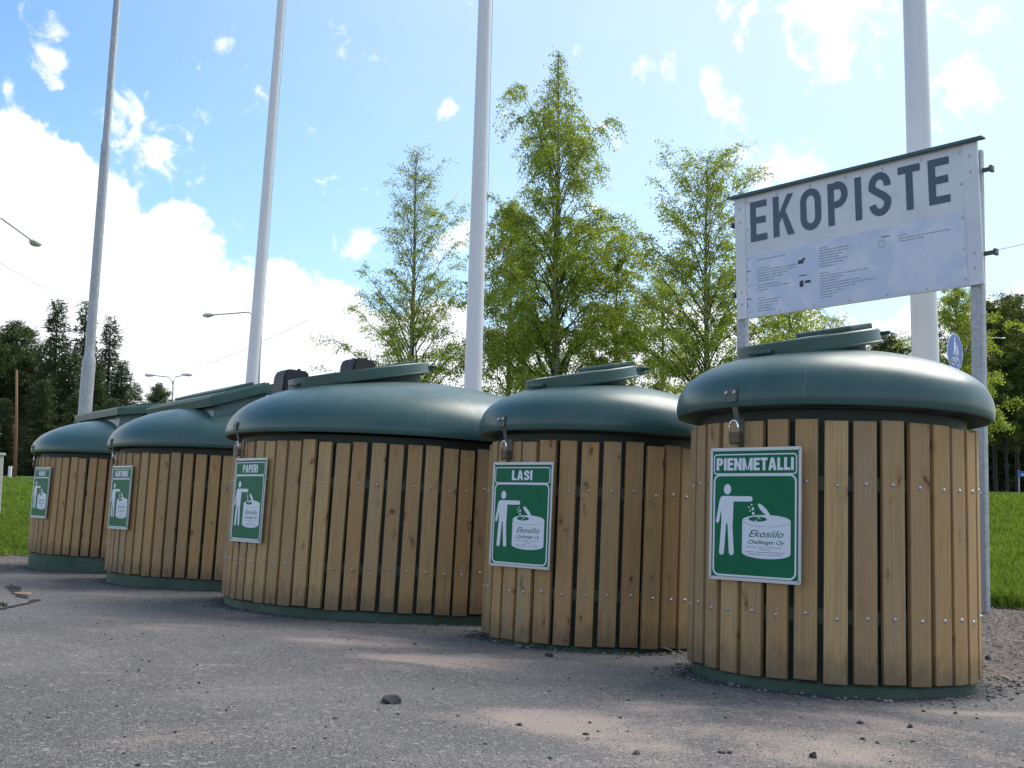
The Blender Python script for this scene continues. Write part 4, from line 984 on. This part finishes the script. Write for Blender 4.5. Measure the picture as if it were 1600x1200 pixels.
# ------------------------------------------------------------------ loose stones, crumbs, leaf, straw
def rock(bm, c, sx, sy, sz, R, rot=0, sub=2):
    r = bmesh.ops.create_icosphere(bm, subdivisions=sub, radius=1); ph = [R.uniform(0, 6) for _ in range(6)]
    Mr = RZ(rot)
    for v in r['verts']:
        q = v.co; k = 1+.22*sin(3*q.x+ph[0])*sin(3.3*q.y+ph[1])+.16*sin(5*q.z+ph[2]+2*q.x)+.10*sin(8*q.y+ph[3])
        q = Vector((q.x*sx*k, q.y*sy*k, max(q.z, -.45)*sz*k)); v.co = Mr @ q+c
RR = random.Random(5)
stones = [(612, 1102, .062, .030, 'largest loose stone, flat and dark, alone on the asphalt below the middle container'),
 (1345, 1135, .018, .013, 'black lump on the asphalt straight below the right half of the nearest container'), (1422, 1141, .014, .016, 'square-looking black lump, right of the oval lump below the nearest container'),
 (1493, 1119, .012, .010, 'black pebble below the right side of the nearest container'), (1443, 1116, .011, .009, 'small brown-black pebble closest to the foot of the nearest container'),
 (1348, 1160, .013, .009, 'dark pebble right below the oval black lump'), (1371, 1166, .011, .009, 'tiny dark pebble lower right of the oval lump'), (1271, 1189, .016, .017, 'tall black lump at the bottom edge of the photo'),
 (1127, 1182, .015, .010, 'left one of a close pair of black pebbles near the bottom edge'), (1140, 1182, .011, .010, 'right one of a close pair of black pebbles near the bottom edge'),
 (858, 1029, .030, .026, 'dark lump leaning against the foot of the small second container'), (811, 1138, .016, .009, 'flat dark pebble on sand left of the bottom centre'), (915, 1153, .013, .010, 'dark pebble between two sandy patches'),
 (981, 1148, .010, .006, 'small flat pebble in the sandy patch below the small container'), (994, 1184, .017, .011, 'dark oval pebble near the bottom centre edge'), (858, 1084, .012, .007, 'dull brown pebble midway below the second container'),
 (524, 1128, .014, .007, 'thin dark chip lower left of the largest stone'), (648, 1010, .018, .010, 'dark chip on the long sand streak before the middle container'), (1544, 1031, .022, .019, 'round brown stone on the gravel beside the nearest container'), (1527, 1127, .010, .008, 'small black pebble near the right edge')]
for px, py, w_, h_, lab in stones:
    p = hit(px, py); bm = bmesh.new(); rock(bm, Vector((0, 0, 0)), w_*.72, w_*.6, h_*.75, RR, RR.uniform(0, 3))
    o = bobj('stone', bm, stone, None, .7); o.location = (p.x, p.y, float(gz(p.x, p.y))+.006+h_*.2); tag(o, lab, 'stone', 'loose stones on the asphalt')
def scatter(name, n, fn, smin, smax, m, label, flatz=.5):
    x, y = fn(n); n = len(x); s = smin*(smax/smin)**(rng.random(n)**2.2); z = gz(x, y)+.008
    V = np.array([[1, 0, 0], [-.5, .87, 0], [-.5, -.87, 0], [.1, 0, 1.], [0, 0, -.6]])
    co = V[None]*s[:, None, None]*rng.uniform(.6, 1.3, (n, 5, 3)); co[:, :, 2] *= flatz
    a = rng.uniform(0, 6.28, n); ca, sa = np.cos(a)[:, None], np.sin(a)[:, None]; xx = co[:, :, 0]*ca-co[:, :, 1]*sa; yy = co[:, :, 0]*sa+co[:, :, 1]*ca
    co = np.stack([xx+x[:, None], yy+y[:, None], co[:, :, 2]+z[:, None]+s[:, None]*.25], -1).reshape(-1, 3)
    f = np.array([[0, 1, 3], [1, 2, 3], [2, 0, 3], [1, 0, 4], [2, 1, 4], [0, 2, 4]]); F = (np.arange(n)[:, None, None]*5+f[None]).reshape(-1, 3)
    return tag(mobj(name, quadmesh(name, co, F, np.repeat(rng.random(n), 5)), m), label, 'gravel', kind='stuff')
def b_grit(ca, cb):
    def f(k, bs):
        k.l(k.mix(k.n('ShaderNodeAttribute', attribute_name='tone').outputs['Fac'], ca, cb), bs.inputs['Base Color']); bs.inputs['Roughness'].default_value = .9
    return f
def edge_line(n):
    x = rng.uniform(1.9, 4, n); y = rng.uniform(3.6, 6.2, n); u, s = US(x, y); k = np.abs(s-.62-hashn(x, y, 1.6)*.09) < np.abs(rng.normal(0, .07, n))
    for bx, by, R in BINXY: k &= np.hypot(x-bx, y-by) > R
    return x[k], y[k]
def near_feet(n):
    i = rng.integers(0, 5, n); B = np.array(BINXY)[i]; a = rng.uniform(-pi, 0.4, n)+radians(-30); d = B[:, 2]+np.abs(rng.normal(0, .09, n))+.0
    return B[:, 0]+np.cos(a)*d, B[:, 1]+np.sin(a)*d
def on_asph(n):
    y = 2.4*(12/2.4)**rng.random(n); x = y*rng.uniform(-.55, .55, n); k = is_asphalt(x, y)
    for bx, by, R in BINXY: k &= np.hypot(x-bx, y-by) > R
    return x[k], y[k]
def on_gravel(n):
    x = rng.uniform(1.2, 4.8, n); y = rng.uniform(4.2, 9.5, n); u, s = US(x, y); k = (s > .45) & (s < 4.0)
    for bx, by, R in BINXY: k &= np.hypot(x-bx, y-by) > R
    return x[k], y[k]
def on_gravel_l(n):
    x = rng.uniform(-8, -4.5, n); y = rng.uniform(8.5, 14, n); k = ~is_asphalt(x, y) & ~is_lawn(x, y)
    for bx, by, R in BINXY: k &= np.hypot(x-bx, y-by) > R
    return x[k], y[k]
scatter('asphalt_crumbs', 2600, near_feet, .003, .016, mat('crumb', build=b_grit((.02, .02, .022), (.26, .25, .25))), 'dark crumbs of broken asphalt along the feet of the containers')
scatter('asphalt_crumbs', 9000, edge_line, .004, .026, MATS['crumb'], 'broken dark asphalt edge right of the nearest container')
scatter('grit', 14000, on_asph, .0012, .0045, mat('grit', build=b_grit((.05, .048, .05), (.42, .38, .36))), 'fine loose grit scattered over the asphalt')
scatter('dark_grit', 1100, on_asph, .002, .010, stone, 'small dark grains scattered over the asphalt')
scatter('gravel', 16000, on_gravel, .004, .018, mat('bark_chips', build=b_grit((.05, .038, .03), (.34, .27, .22))), 'brownish gravel and bark chips right of the nearest container', .4)
scatter('gravel', 4000, on_gravel_l, .006, .02, mat('pale_gravel', build=b_grit((.14, .12, .11), (.42, .36, .33))), 'pale gravel beside the far left container', .4)
# dry leaf in the crack
p = hit(36, 934); bm = bmesh.new(); pts = [(-.10, 0), (-.04, .022), (.04, .028), (.10, .0), (.03, -.018), (-.04, -.016)]
vs = [bm.verts.new((x, y, .02+.02*abs(y)*8)) for x, y in pts]; c_ = bm.verts.new((0, 0, .012))
for i in range(6): bm.faces.new((vs[i], vs[(i+1) % 6], c_))
o = bobj('dry_leaf', bm, mat('dry_leaf', (.42, .25, .13), .7), None); o.location = (p.x, p.y, float(gz(p.x, p.y))+.01); o.rotation_euler = (.2, 0, -.5); tag(o, 'pale orange dry leaf lying in the crack at the left', 'leaf')
# straw between the two small containers
p = hit(1068, 1030); root = empty('straw_tuft', T(p.x, p.y, float(gz(p.x, p.y))+.006), 'pale dry straw between the two small containers', 'straw')
strm = mat('straw', (.42, .40, .28), .8)
bm = bmesh.new()
for i in range(12):
    a = RR.uniform(0, 6.28); l = RR.uniform(.04, .13); s = Vector((RR.uniform(-.05, .05), RR.uniform(-.03, .03), .004)); e = s+Vector((cos(a)*l, sin(a)*l*.5, RR.uniform(0, .05)))
    tube(bm, [s, s.lerp(e, .5)+Vector((0, 0, .01)), e], .0016, 4)
bobj('blades', bm, strm, root)
# weeds by the crack
def weeds(px, py, n, label, h=.06):
    p = hit(px, py); bm = bmesh.new()
    for i in range(n):
        a = RR.uniform(0, 6.28); b_ = Vector((RR.gauss(0, .04), RR.gauss(0, .02), 0)); t_ = b_+Vector((cos(a)*h*.6, sin(a)*h*.6, RR.uniform(.4, 1)*h)); s = Vector((-sin(a), cos(a), 0))*.004
        m_ = b_.lerp(t_, .5)+Vector((0, 0, .01)); v = [bm.verts.new(q) for q in (b_-s, b_+s, m_+s, t_, m_-s)]; bm.faces.new(v)
    o = bobj('weed', bm, mat('weed', (.06, .10, .02), .7)); o.location = (p.x, p.y, float(gz(p.x, p.y))+.006); tag(o, label, 'weed', 'weeds')
weeds(20, 922, 16, 'small weed tuft at the upper end of the crack at the left', .03)
weeds(8, 950, 10, 'small weed tuft at the left edge in the crack', .03)
